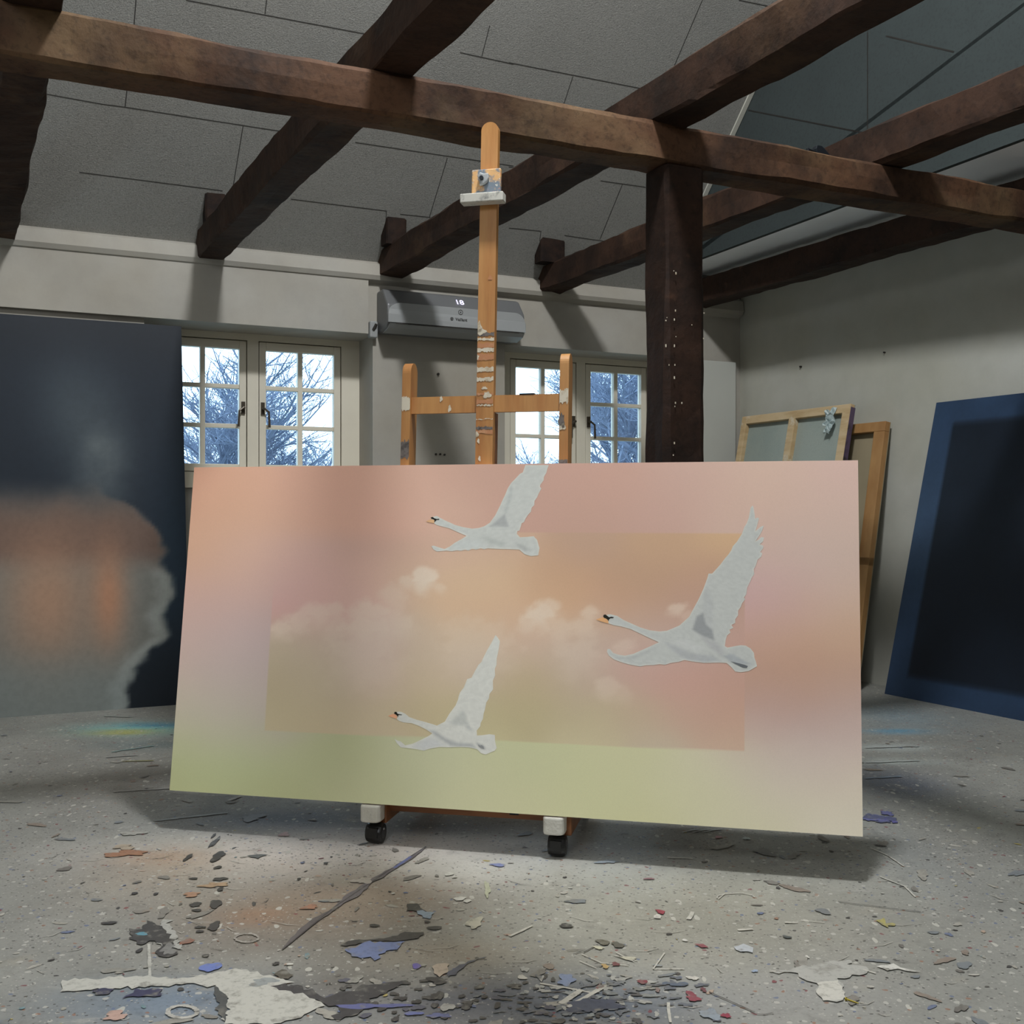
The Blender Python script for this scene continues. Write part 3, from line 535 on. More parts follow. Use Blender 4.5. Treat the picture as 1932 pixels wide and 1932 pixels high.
# ------------------------------------------------------------------ the swan canvas
BL = A3(-1.1401, 3.5297, .1335); U = unit((.97327938, -.22962391, 0)); Vv = A3(.0266332, .14199827, .98950855); Vv = unit(Vv - U * (Vv @ U)); NF = np.cross(U, Vv)  # NF towards camera
CW, CHt, CT = 2.2, 1.093, .030
def on_canvas(x, y): P = hit(x, y, BL, NF) - BL; return P @ U, P @ Vv
CK = 1.47
OUT = """370,895,207,156,133;450,895,205,162,138;560,895,205,162,143;650,895,207,160,142;760,895,204,166,147;850,895,189,152,137;920,895,183,149,134;1080,895,189,152,139;1150,900,191,154,140;1300,900,192,161,149;1450,900,198,170,155;1600,900,200,170,161
365,965,202,157,133;450,965,204,164,138;560,965,203,162,143;640,965,205,160,143;750,965,202,161,145;860,965,200,168,149;950,965,186,148,135;1100,965,183,149,134;1250,965,188,154,142;1400,965,196,167,153;1500,965,196,169,156;1590,965,196,171,159
360,1050,203,161,133;450,1050,203,167,149;500,1050,199,164,151;1440,1050,194,167,156;1520,1050,192,169,161;1600,1050,194,171,159
345,1130,200,163,152;430,1130,194,163,154;500,1130,187,156,150;1430,1130,190,155,159;1500,1130,194,163,154;1600,1130,196,171,156
340,1200,196,169,159;430,1200,183,162,159;490,1200,177,160,159;1430,1200,186,151,136;1500,1200,190,155,133;1600,1200,192,159,135
335,1280,193,172,160;430,1280,179,164,159;485,1280,177,160,155;1430,1280,178,143,126;1500,1280,180,143,123;1600,1280,182,149,132
330,1350,184,176,158;420,1350,176,170,153;480,1350,175,164,155;1430,1350,183,153,145;1500,1350,178,153,149;1610,1350,184,161,155
325,1430,171,176,135;450,1430,169,176,137;600,1430,174,176,139;800,1430,184,184,153;1000,1430,186,186,150;1200,1430,191,188,153;1350,1440,197,191,165;1450,1430,195,182,170;1520,1430,195,180,172;1610,1430,197,178,170
325,1490,169,171,129;500,1490,167,169,129;700,1490,186,186,150;900,1490,190,188,154;1100,1490,191,190,152;1300,1500,195,191,160;1500,1500,201,193,172;1620,1500,206,195,178;1000,1530,191,188,152;1200,1550,191,188,150;1400,1560,197,191,165;1620,1570,208,200,183"""
INN = """520,1020,198,164,154;600,1020,198,162,151;700,1020,195,158,145;780,1020,192,159,142;860,1020,196,165,146;950,1020,192,161,139;1100,1020,180,149,129;1250,1020,186,153,126;1390,1020,196,163,130
520,1090,194,158,153;600,1090,199,162,154;680,1090,204,166,155;760,1090,198,169,147;860,1100,200,171,143;950,1100,200,171,142;1050,1090,186,151,124;1200,1090,180,147,123;1350,1090,182,147,125
520,1140,191,150,145;600,1140,198,158,152;660,1140,204,169,158;860,1150,202,169,140;950,1160,202,167,138;1050,1150,199,161,129;1150,1150,187,149,124;1300,1150,180,145,126;1390,1150,182,149,137
520,1220,175,161,139;600,1210,188,169,153;700,1210,197,173,164;800,1200,192,173,154;900,1200,193,173,150;1000,1200,193,169,153;1100,1200,188,169,155;1200,1200,185,161,149;1300,1200,185,159,149;1390,1200,186,151,139
515,1290,169,154,129;600,1290,184,169,147;700,1280,195,173,160;800,1280,190,172,147;900,1260,189,169,152;1000,1290,180,162,133;1100,1270,183,163,147;1200,1270,188,153,143;1300,1280,189,150,138;1390,1280,184,148,134
510,1350,172,160,132;600,1350,186,171,142;700,1350,188,171,145;800,1350,183,168,136;900,1350,178,166,132;1000,1350,176,164,130;1100,1350,178,164,136;1200,1350,182,163,139;1300,1350,187,155,139;1390,1350,186,150,133
510,1375,181,167,138;700,1380,193,178,152;900,1400,190,181,145;1100,1400,192,181,149;1250,1410,186,172,151;1390,1410,192,166,146"""
def ctrl(s): return np.array([[float(q) for q in p.split(',')] for p in s.replace('\n', ';').split(';')])
def shep(px, py, C, sg=52, al=None):
    num = np.zeros((len(px), 3)); den = np.zeros(len(px))
    for x, y, r, g, b_ in C:
        k = np.exp(-(((px - x) / sg) ** 2 + ((py - y) / (sg * .75)) ** 2) / 2) + 1e-9 / (1 + (px - x) ** 2 + (py - y) ** 2)
        num += k[:, None] * np.array([r, g, b_]); den += k
    return num / den[:, None]
PUFF = [(800, 1097, 34, .85), (770, 1100, 24, .5), (828, 1110, 16, .4), (740, 1130, 44, .35), (700, 1160, 48, .5), (690, 1190, 60, .5), (745, 1185, 50, .35), (640, 1190, 40, .3), (600, 1160, 40, .45), (560, 1175, 36, .45), (530, 1190, 30, .5), (630, 1150, 24, .4),
        (1020, 1165, 40, .75), (1040, 1150, 30, .55), (1000, 1175, 30, .5), (1060, 1190, 36, .4), (1112, 1160, 26, .5), (1100, 1185, 34, .4), (1278, 1150, 22, .55), (1300, 1165, 26, .3), (1175, 1225, 30, .3), (1145, 1300, 32, .35), (1170, 1310, 30, .2), (1090, 1240, 60, .25), (900, 1230, 90, .25), (680, 1240, 90, .3)]
def bgcol(px, py):
    # wobble so the fields feel brushed
    wx = px + 26 * (fbm(px / 90, py / 90, 3, 1) - .5); wy = py + 26 * (fbm(px / 90, py / 90, 3, 2) - .5)
    co = shep(wx, wy, ctrl(OUT), 60); ci = shep(wx, wy, ctrl(INN), 46)
    lx = 513 + (py - 1150) * (-.061); tyy = 1004 + (px - 880) * .006; by = 1378 + (px - 499) * .0442; rx = 1405
    e = lambda v, s: sstep(-s, s, v)
    top = 1 - .65 * sstep(900, 700, px)                   # the top border of the inner field fades to the left
    lf = e(px - lx, .8) * sstep(1080, 1170, py) + sstep(460, 620, px) * (1 - sstep(1080, 1170, py))
    tp = e(py - tyy, .8) * sstep(820, 980, px) + sstep(985, 1040, py) * (1 - sstep(820, 980, px))
    k = lf * tp * e(rx - px, .8) * e(by - py, .8 + 0 * px)
    rgb = co * (1 - k[:, None]) + ci * k[:, None]
    nz = fbm(px / 22, py / 18, 4, 9); dens = np.zeros(len(px))
    for x, y, r, a in PUFF:
        q = np.sqrt((px - x) ** 2 + ((py - y) * 1.15) ** 2) / r + (nz - .5) * .9
        lower = np.where(py > y, sstep(0, 1.2, 1.25 - q), sstep(.25, .75, 1.25 - q))
        dens = np.maximum(dens, a * lower * (.85 + .3 * nz))
    dens = np.clip(dens * k * .95, 0, 1)[:, None]
    sh = np.array([212, 197, 181]) * dens + rgb * (1 - dens)
    return sh
ppx = np.unique(np.concatenate([np.linspace(0, CW, 330)])); ppv = np.linspace(0, CHt, 190)
# extra grid lines where the inner field has crisp borders
ur = on_canvas(1405, 1200)[0]; ppx = np.unique(np.concatenate([ppx, [ur - .0016, ur + .0016], [on_canvas(513, 1150)[0] + q for q in (-.020, -.017, -.014, -.011, -.008, -.005, -.002, .001, .004)]]))
def lerpedge(): return None
UU, VV = np.meshgrid(ppx, ppv, indexing='ij'); PP = BL + UU.reshape(-1, 1) * U + VV.reshape(-1, 1) * Vv
px, py = pix(PP); rgb = bgcol(px, py)
cvs = thing('swan_painting', BL + U * 1.1, 'large pink and green sky painting with three flying white swans on the easel', 'painting')
b = MB(); a, c_ = len(ppx), len(ppv); idx = np.arange(a * c_).reshape(a, c_)
fs = np.stack([idx[:-1, :-1].ravel(), idx[1:, :-1].ravel(), idx[1:, 1:].ravel(), idx[:-1, 1:].ravel()], 1)
b.add(PP + NF * .0004, [tuple(map(int, f)) for f in fs], 0, np.clip(linA(rgb) * CK, 0, 1))
b.box(BL - NF * CT, U * CW, Vv * CHt, NF * (CT - .0002), 1)
# swans: slightly raised paint, shaped outline, soft grey modelling
def inpoly(x, y, P):
    r = np.zeros(len(x), bool); j = len(P) - 1
    for i in range(len(P)):
        xi, yi = P[i]; xj, yj = P[j]
        r ^= ((yi > y) != (yj > y)) & (x < (xj - xi) * (y - yi) / (yj - yi + 1e-12) + xi); j = i
    return r
def segdist(x, y, P):
    d = np.full(len(x), 1e9)
    for i in range(len(P)):
        a, b_ = np.array(P[i], float), np.array(P[(i + 1) % len(P)], float); ab = b_ - a
        t = np.clip(((x - a[0]) * ab[0] + (y - a[1]) * ab[1]) / (ab @ ab + 1e-9), 0, 1); d = np.minimum(d, np.hypot(x - a[0] - ab[0] * t, y - a[1] - ab[1] * t))
    return d
def swan(outl, ox, oy, sc, basec, shades, patches, lift=.0010, step=3.2):
    P = [(ox + x / sc, oy + y / sc) for x, y in outl]
    xs = np.array([p[0] for p in P]); ys = np.array([p[1] for p in P])
    g = [(x, y) for x in np.arange(xs.min(), xs.max(), step) for y in np.arange(ys.min(), ys.max(), step)]
    gx_ = np.array(g); ins = inpoly(gx_[:, 0], gx_[:, 1], P) & (segdist(gx_[:, 0], gx_[:, 1], P) > step * .4); pts = P + [tuple(q) for q in gx_[ins]]
    uv = [on_canvas(*p) for p in pts]
    r = delaunay_2d_cdt([Vector(q) for q in uv], [], [list(range(len(P)))], 1, 1e-7)
    uvr = np.array([[q.x, q.y] for q in r[0]]); W3 = BL + uvr[:, :1] * U + uvr[:, 1:] * Vv; X_, Y_ = pix(W3)
    col = np.tile(np.array(basec, float), (len(uvr), 1)); ed = segdist(X_, Y_, P)
    for poly, cc, soft, al in shades:
        Q = [(ox + x / sc, oy + y / sc) for x, y in poly]; ins = inpoly(X_, Y_, Q); d = segdist(X_, Y_, Q) * np.where(ins, 1, -1)
        k = (al * sstep(-soft, soft, d))[:, None]; col = col * (1 - k) + np.array(cc) * k
    k = (.45 * (1 - sstep(0, 3.5, ed)))[:, None]; col = col * (1 - k) + np.array((200, 198, 188)) * k
    col = col * (.975 + .05 * vnoise(X_ / 5, Y_ / 3, 3))[:, None]
    b.add(W3 + NF * lift, [tuple(f) for f in r[2]], 0, np.clip(linA(col) * CK, 0, 1))
    for poly, cc in patches:
        Q = [on_canvas(ox + x / sc, oy + y / sc) for x, y in poly]; r = delaunay_2d_cdt([Vector(q) for q in Q], [], [list(range(len(Q)))], 1, 1e-7)
        b.add([BL + q.x * U + q.y * Vv + NF * (lift + .0006) for q in r[0]], [tuple(f) for f in r[2]], 0, np.clip(linA(cc) * CK, 0, 1))
BLK = (24, 24, 18)
S1 = [(205, 1300), (205, 1270), (185, 1235), (195, 1212), (230, 1208), (300, 1225), (370, 1270), (450, 1305), (540, 1345), (640, 1375), (740, 1388), (820, 1380), (880, 1355), (950, 1325), (1000, 1280), (1050, 1235), (1090, 1160), (1150, 1050), (1200, 940), (1240, 830), (1252, 785), (1290, 785), (1340, 730), (1380, 685), (1420, 630), (1460, 585), (1490, 540), (1505, 500), (1550, 450), (1600, 370), (1625, 300), (1650, 260), (1672, 200), (1690, 100), (1712, 75), (1722, 100), (1732, 160), (1738, 215), (1760, 200), (1778, 210), (1765, 260), (1740, 345), (1790, 300), (1828, 285), (1810, 340), (1790, 375), (1740, 450), (1775, 430), (1800, 405), (1830, 410), (1820, 450), (1785, 480), (1822, 495), (1822, 520), (1790, 560), (1812, 575), (1800, 610), (1762, 640), (1745, 700), (1722, 740), (1728, 790), (1700, 830), (1690, 860), (1655, 930), (1645, 1000), (1620, 1035), (1635, 1050), (1600, 1095), (1590, 1130), (1560, 1170), (1560, 1220), (1530, 1260), (1530, 1300), (1490, 1320), (1510, 1350), (1470, 1370), (1480, 1400), (1445, 1430), (1430, 1480), (1422, 1540), (1450, 1555), (1540, 1538), (1590, 1530), (1640, 1535), (1690, 1565), (1725, 1610), (1730, 1660), (1745, 1700), (1757, 1750), (1715, 1775), (1670, 1800), (1590, 1812), (1530, 1805), (1490, 1760), (1440, 1715), (1350, 1712), (1200, 1715), (1080, 1700), (1000, 1685), (940, 1705), (860, 1715), (800, 1735), (740, 1728), (680, 1738), (600, 1740), (540, 1752), (440, 1735), (350, 1710), (270, 1680), (215, 1640), (195, 1600), (200, 1570), (225, 1570), (260, 1612), (310, 1628), (380, 1640), (470, 1620), (560, 1580), (660, 1535), (735, 1500), (640, 1458), (540, 1410), (440, 1362), (340, 1335), (260, 1322)]
SH1 = [([(1210, 930), (1260, 960), (1300, 1100), (1290, 1380), (1210, 1330), (1190, 1180)], (164, 166, 166), 6, .55), ([(1085, 1370), (1130, 1230), (1195, 1195), (1225, 1320), (1290, 1370), (1312, 1480), (1200, 1440)], (138, 140, 142), 3, .95),
       ([(800, 1500), (950, 1560), (1100, 1620), (1300, 1640), (1380, 1700), (1200, 1712), (1060, 1695), (950, 1640), (850, 1560)], (158, 160, 162), 5, .8), ([(860, 1500), (1000, 1470), (1200, 1560), (1150, 1600), (1000, 1560)], (186, 187, 186), 6, .6),
       ([(1180, 1450), (1320, 1500), (1420, 1600), (1380, 1640), (1260, 1540)], (160, 160, 162), 5, .7), ([(1400, 1640), (1500, 1620), (1600, 1680), (1700, 1730), (1600, 1730), (1480, 1700)], (150, 154, 158), 3, .8), ([(280, 1665), (420, 1655), (700, 1560), (480, 1680)], (150, 152, 152), 3, .4)]
swan(S1, 1110, 940, 5.52, (176, 178, 175), SH1, [([(80, 1262), (150, 1240), (185, 1252), (208, 1275), (212, 1305), (130, 1282)], (206, 158, 112)), ([(155, 1232), (160, 1215), (178, 1210), (198, 1225), (218, 1240), (240, 1234), (268, 1240), (260, 1248), (230, 1250), (217, 1262), (210, 1282), (205, 1268), (185, 1255), (165, 1248)], BLK),
                                                  ([(1480, 1698), (1540, 1712), (1630, 1735), (1662, 1748), (1650, 1768), (1610, 1765), (1550, 1735)], (92, 96, 100))])
S2 = [(150, 905), (130, 870), (110, 850), (120, 815), (190, 800), (240, 830), (340, 880), (400, 905), (450, 930), (560, 960), (700, 985), (800, 975), (880, 950), (960, 900), (1040, 790), (1110, 650), (1150, 560), (1180, 500), (1220, 400), (1270, 320), (1330, 260), (1400, 185), (1440, 165), (1480, 58), (1820, 58), (1800, 110), (1785, 170), (1750, 230), (1745, 280), (1700, 340), (1690, 370), (1712, 400), (1670, 480), (1650, 530), (1612, 580), (1610, 640), (1570, 680), (1560, 740), (1520, 780), (1480, 840), (1460, 890), (1425, 905), (1410, 960), (1392, 1015), (1362, 1020), (1355, 1060), (1400, 1110), (1500, 1105), (1600, 1095), (1650, 1150), (1685, 1270), (1665, 1375), (1560, 1385), (1470, 1360), (1390, 1290), (1250, 1285), (1050, 1280), (930, 1272), (880, 1285), (830, 1272), (760, 1290), (700, 1280), (650, 1305), (600, 1292), (540, 1308), (480, 1302), (400, 1315), (330, 1305), (190, 1318), (140, 1290), (108, 1240), (140, 1232), (230, 1262), (300, 1282), (370, 1250), (450, 1190), (560, 1130), (620, 1090), (480, 1030), (370, 980), (250, 950), (180, 930)]
SH2 = [([(1270, 360), (1290, 420), (1260, 600), (1200, 760), (1170, 720), (1220, 560)], (160, 164, 162), 4, .6), ([(960, 955), (1060, 870), (1180, 770), (1200, 850), (1240, 960), (1080, 950)], (152, 154, 154), 3, .8), ([(850, 1110), (1000, 1140), (1200, 1200), (1120, 1240), (980, 1200)], (160, 164, 160), 5, .7),
       ([(1330, 1190), (1450, 1230), (1560, 1290), (1480, 1320), (1380, 1260)], (158, 160, 158), 3, .8), ([(600, 1150), (800, 1160), (900, 1270), (500, 1280), (420, 1240)], (186, 190, 188), 8, .6)]
swan(S2, 800, 870, 7.728, (182, 184, 180), SH2, [([(30, 878), (95, 850), (160, 858), (150, 905), (80, 895)], (202, 162, 122)), ([(98, 822), (130, 815), (150, 832), (185, 845), (225, 842), (222, 856), (185, 858), (165, 880), (148, 898), (155, 870), (140, 850), (110, 842)], BLK)])
S3 = [(150, 1335), (172, 1300), (160, 1265), (125, 1240), (170, 1228), (215, 1230), (280, 1260), (340, 1310), (450, 1350), (600, 1390), (700, 1420), (760, 1440), (880, 1380), (950, 1260), (1040, 1140), (1080, 1050), (1090, 1000), (1110, 940), (1170, 860), (1220, 735), (1285, 712), (1340, 610), (1390, 520), (1440, 470), (1460, 420), (1520, 300), (1590, 180), (1650, 65), (1690, 110), (1718, 160), (1700, 280), (1670, 420), (1665, 520), (1640, 580), (1645, 680), (1610, 760), (1615, 890), (1560, 960), (1550, 1030), (1510, 1090), (1490, 1200), (1470, 1260), (1460, 1340), (1425, 1400), (1420, 1450), (1365, 1515), (1370, 1590), (1460, 1585), (1560, 1570), (1640, 1582), (1645, 1680), (1668, 1780), (1640, 1822), (1590, 1842), (1500, 1880), (1430, 1862), (1370, 1800), (1250, 1772), (1080, 1766), (950, 1772), (800, 1766), (650, 1792), (560, 1822), (450, 1800), (300, 1780), (210, 1772), (150, 1705), (115, 1640), (160, 1668), (210, 1680), (280, 1740), (400, 1712), (520, 1655), (640, 1595), (690, 1560), (600, 1502), (480, 1442), (380, 1405), (250, 1392), (180, 1368)]
SH3 = [([(950, 1400), (1060, 1300), (1160, 1205), (1200, 1280), (1240, 1440), (1060, 1430)], (172, 174, 170), 4, .8), ([(620, 1510), (720, 1520), (900, 1640), (1060, 1700), (1300, 1720), (1360, 1790), (1080, 1760), (960, 1740), (780, 1620)], (156, 158, 158), 4, .85),
       ([(600, 1620), (760, 1640), (900, 1760), (560, 1815), (420, 1760)], (182, 184, 186), 8, .6), ([(1350, 1700), (1470, 1740), (1500, 1800), (1420, 1790)], (140, 142, 142), 2, .7), ([(1240, 1440), (1300, 1500), (1260, 1520), (1200, 1460)], (168, 170, 168), 3, .7)]
swan(S3, 730, 1190, 8.05, (196, 196, 190), SH3, [([(22, 1292), (90, 1264), (130, 1270), (158, 1300), (152, 1335), (60, 1310)], (214, 158, 124)), ([(112, 1248), (125, 1230), (150, 1235), (165, 1262), (190, 1266), (232, 1274), (228, 1282), (195, 1278), (172, 1282), (180, 1305), (158, 1292), (140, 1272), (118, 1264)], BLK),
                                                  ([(1380, 1725), (1420, 1745), (1440, 1735), (1470, 1760), (1478, 1800), (1440, 1780), (1400, 1755)], (130, 132, 132))])
b.build('painted_canvas', [M['pmat'], M['cedge']], cvs)
b = MB(); sb = BL - NF * (CT + .014)
b.box(sb, U * CW, Vv * .045, NF * .0135); b.box(sb + Vv * (CHt - .045), U * CW, Vv * .045, NF * .0135)
for u_ in (0, .53, 1.08, 1.63, CW - .045): b.box(sb + U * u_ + Vv * .045, U * .045, Vv * (CHt - .09), NF * .0135)
b.build('stretcher_frame', M['pine'], cvs)

# ------------------------------------------------------------------ the easel
wl = floor_at(709, 1590); wr = floor_at(1052, 1615); E0 = (wl + wr) / 2; ex = unit(wr - wl); ey = A3(-ex[1], ex[0], 0); hw = np.linalg.norm(wr - wl) / 2
es = thing('easel', E0, 'tall wooden studio easel on casters holding the swan painting', 'easel')
T4 = .073; eu = unit(ey * T4 + Z)
def ep(x, y, z): return E0 + ex * x + ey * y + Z * z      # easel frame
def mastf(x, z, off=0): return ep(x, .064 + T4 * z + off, z)   # front plane of the uprights
mN = np.cross(ex, eu)
def onm(px_, py_, off=0): P = hit(px_, py_, mastf(0, 0, off), mN) - E0; return P @ ex, P[2]
x0 = onm(894, 875)[0]; x1 = onm(928.5, 875)[0]; mx = (onm(912, 875)[0]); zt = onm(924, 230)[1]; mw = .058
mxa = onm(911.5, 875)[0]; mxt = onm(924, 300)[0]
mc = (mxa + mxt) / 2
def upright(xc, z0, z1, wd, dep, name, m, roundtop='front', off=0, k=8):
    b = MB(); r = wd / 2 if roundtop == 'front' else dep / 2; pts = []
    if roundtop == 'front':
        pts = [mastf(xc - wd / 2, z0, off), mastf(xc + wd / 2, z0, off)] + [mastf(xc + r * math.cos(a), z1 - r + r * math.sin(a), off) for a in np.linspace(0, math.pi, k * 2)]
        b.prism(pts, ey * dep)
    else:
        o_ = mastf(xc - wd / 2, 0, off); f_ = lambda y, z: mastf(xc - wd / 2, z, off) + ey * y
        pts = [f_(0, z0), f_(dep, z0)] + [f_(r + r * math.cos(a), z1 - r + r * math.sin(a)) for a in np.linspace(0, math.pi, k * 2)]
        b.prism(pts, ex * wd)
    return b, pts
b, _ = upright(mc, .13, zt, mw, .028, 'mast', M['easel'])
def decal(b, x0, x1, z0, z1, m, jag=.003, off=0):
    k = 12; top = [(x0 + (x1 - x0) * i / k, z1 + random.uniform(-jag, jag)) for i in range(k + 1)]; bot = [(x0 + (x1 - x0) * i / k, z0 + random.uniform(-jag, jag)) for i in range(k + 1)]
    vs = [mastf(x, z, -.0012 + off) for x, z in top + bot]; fs = [(i, i + 1, k + 2 + i, k + 1 + i)[::-1] for i in range(k)]; b.add(vs, fs, m)
def patch(b, cx, cz, rx, rz, m, off=0, lim=(-9, 9)):
    k = 14; ph = random.random() * 6; c_ = lambda v: min(max(v, lim[0]), lim[1]); P = [mastf(c_(cx), cz, -.0014 + off)] + [mastf(c_(cx + rx * math.cos(a) * (1 + .35 * math.sin(3 * a + ph))), cz + rz * math.sin(a) * (1 + .3 * math.cos(4 * a + ph)), -.0014 + off) for a in np.linspace(0, 2 * math.pi, k, endpoint=False)]
    b.add(P, [(0, i, i % k + 1) for i in range(1, k + 1)], m)
zz = lambda y: onm(912, y)[1]
xl, xr = mc - mw / 2 + .0008, mc + mw / 2 - .0008
for ya, yb, m_ in [(634, 628, 2), (642, 638, 1), (656, 648, 3), (664, 657, 1), (680, 668, 3), (701, 693, 1), (719, 712, 1), (762, 754, 3), (766, 763, 1), (745, 742, 3), (811, 805, 2), (818, 811, 3), (791, 790, 1)]: decal(b, xl, xr, zz(ya), zz(yb), m_)
for x, y, rx, rz, m_ in [(903, 618, .010, .022, 1), (908, 626, .016, .010, 1), (898, 608, .004, .012, 1), (914, 732, .009, .005, 1), (919, 745, .013, .011, 1), (899, 820, .007, .010, 1), (903, 832, .004, .008, 1), (905, 865, .004, .009, 1), (900, 674, .008, .008, 1), (925, 524, .006, .008, 3)]:
    q = onm(x, y); patch(b, q[0], q[1], rx, rz, m_, lim=(xl, xr))
b.build('mast', [M['easel'], M['paintw'], M['paintg'], M['paintr']], es)
b = MB(); b.prism([mastf(mc - .022, .12, .03), mastf(mc + .03, .12, .03), mastf(mc + .03, onm(912, 778)[1] , .03), mastf(mc - .022, onm(912, 778)[1], .03)], ey * .035); b.build('mast_guide', M['easeld'], es)
xa = onm(766, 760)[0]; xb = onm(1064, 760)[0]
for xc, yt, pl in [(xa, 677, 1), (xb, 668, 2)]:
    b, _ = upright(xc, .12, onm(966, yt)[1], .030, .072, 'side', M['easel'], 'side', off=.0)
    q = onm(966, 757)[1] if pl == 1 else onm(966, 750)[1]
    decal(b, xc - .0145, xc + .0145, q - .022, q + .022, 1, .006)
    if pl == 1: decal(b, xc - .0145, xc + .0145, onm(966, 862)[1], onm(966, 828)[1], 2, .006)
    else:
        patch(b, xc - .006, onm(966, 795)[1], .010, .024, 2); patch(b, xc - .004, onm(966, 806)[1], .010, .012, 1); decal(b, xc - .0145, xc + .0145, onm(966, 876)[1], onm(966, 868)[1], 2, .003)
    b.build('side_post', [M['easel'], M['paintw'], M['paintg']], es, bevel=0)
z0, z1 = onm(966, 776)[1], onm(966, 744)[1]
b = MB(); b.prism([mastf(xa + .013, z0, .014), mastf(xb - .013, z0, .014), mastf(xb - .013, z1, .014), mastf(xa + .013, z1, .014)], ey * .022)
patch(b, onm(846, 770)[0], onm(846, 770)[1], .005, .012, 1, .014); patch(b, onm(830, 752)[0], onm(830, 752)[1], .005, .009, 1, .014)
b.box(mastf(onm(985, 744)[0] - .012, z1 - .001, .013), ex * .05, ey * .024, Z * .005, 2); b.build('crossbar', [M['easel'], M['paintw'], M['bolt']], es)
b = MB(); b.prism([mastf(xa, .55, .014), mastf(xb, .55, .014), mastf(xb, .60, .014), mastf(xa, .60, .014)], ey * .022); b.build('crossbar', M['easel'], es)
# top clamp
zc0, zc1 = onm(919, 372)[1], onm(919, 322)[1]; xcl, xcr = onm(892.5, 347)[0], onm(947, 347)[0]
b = MB(); b.prism([mastf(xcl, zc0, -.020), mastf(xcr, zc0, -.020), mastf(xcr, zc1, -.020), mastf(xcl, zc1, -.020)], ey * .018); o = b.build('clamp_plate', M['clamp'], es, bevel=.004)
b = MB(); zl0, zl1 = onm(915, 390)[1] + .004, onm(915, 371)[1]; xl0, xl1 = onm(874, 380)[0] + .002, onm(955, 380)[0]
b.box(mastf(xl0, zl0, -.048), ex * (xl1 - xl0), ey * .046, Z * (zl1 - zl0)); b.build('clamp_lip', M['lip'], es, bevel=.003)
b = MB(); kx, kz = onm(916, 342); P = mastf(kx, kz, -.020); pts = []
for i in range(9): a_ = i * 2 * math.pi / 9; rr_ = .019 * (1 + .28 * math.sin(2.3 * i)); pts.append(P + ex * rr_ * math.cos(a_) + Z * rr_ * 1.1 * math.sin(a_))
b.prism(pts, -ey * .016); kb = b.build('knob', M['knob'], es, bevel=.003)
b = MB(); P = P - ex * .004 - ey * .015; b.tube(P, P - ey * .008, .007); b.build('bolt', M['bolt'], kb)
# base
for sg, wc, yb_, yt_, bx0, bx1 in [(-1, wl, 1549, 1520, 684, 723), (1, wr, 1575, 1543, 1027, 1069)]:
    xc = sg * hw - (.006 if sg < 0 else .006); zb_, ztp = .076, .1295
    k = 22; pts = []
    for i in range(k):
        a_ = 2 * math.pi * i / k; cx_, cy_ = math.cos(a_), math.sin(a_); e_ = .55
        pts.append(ep(xc + .034 * abs(cx_) ** e_ * np.sign(cx_), -.012 + .036 * abs(cy_) ** e_ * np.sign(cy_), zb_))
    b = MB(); b.prism(pts, Z * (ztp - zb_)); o = b.build('canvas_rest', M['foam'], es, bevel=.005); o['label'] = 'white wrapped block the canvas rests on'
    b = MB(); b.box(ep(sg * hw + (-.010 if sg < 0 else .002), .02, .058), ex * .038, ey * .62, Z * .062); b.build('side_rail', M['easeld'] if sg < 0 else M['easeld'], es, bevel=.003)
    for yy in (0.0, .60):
        c = ep(sg * hw, yy, .034); ca = thing_c = None
        b = MB()
        b.tube(ep(sg * hw, yy, .060), ep(sg * hw, yy, .078), .012); prof = []
        for i in range(-6, 7): prof.append((i / 6 * .0265, .034 * (1 - .16 * abs(i / 6) ** 2.5)))
        rings = [[ep(sg * hw + px0 , yy, .034) + ey * r0 * math.cos(2 * math.pi * j / 22) + Z * r0 * math.sin(2 * math.pi * j / 22) for j in range(22)] for px0, r0 in prof]
        vs = [q for r0 in rings for q in r0]; fs = [(i * 22 + j, i * 22 + (j + 1) % 22, (i + 1) * 22 + (j + 1) % 22, (i + 1) * 22 + j) for i in range(12) for j in range(22)] + [tuple(range(22))[::-1], tuple(range(264, 286))]
        b.add(vs, fs); cs = b.build('caster', M['black'], es, smooth=False)
        b = MB()
        for s2 in (-1, 1): b.tube(ep(sg * hw + s2 * .0262, yy, .034), ep(sg * hw + s2 * .0285, yy, .034), .018, .012, k=16)
        b.box(ep(sg * hw - .017, yy - .036, .026), ex * .034, ey * .02, Z * .030, 1)
        b.build('wheel_hub', [M['hub'], M['black']], cs)
b = MB(); b.box(ep(-hw + .018, .06, .088), ex * (2 * hw - .036), ey * .03, Z * .05); b.box(ep(.13, .0585, .1), ex * .03, ey * .002, Z * .02, 1); b.build('front_rail', [M['easeld'], M['bolt']], es, bevel=.003)
b = MB(); b.box(ep(-hw + .018, .52, .075), ex * (2 * hw - .036), ey * .04, Z * .045); b.build('rear_rail', M['easeld'], es)
for sg in (-1, 1):
    b = MB(); xq = xa + .02 if sg < 0 else xb - .045; P = mastf(xq, .95, .05); Q = ep(xq, .54, .11); b.prism([P, P + Z * .05, Q + Z * .05, Q], ex * .025); b.build('brace', M['easel'], es)

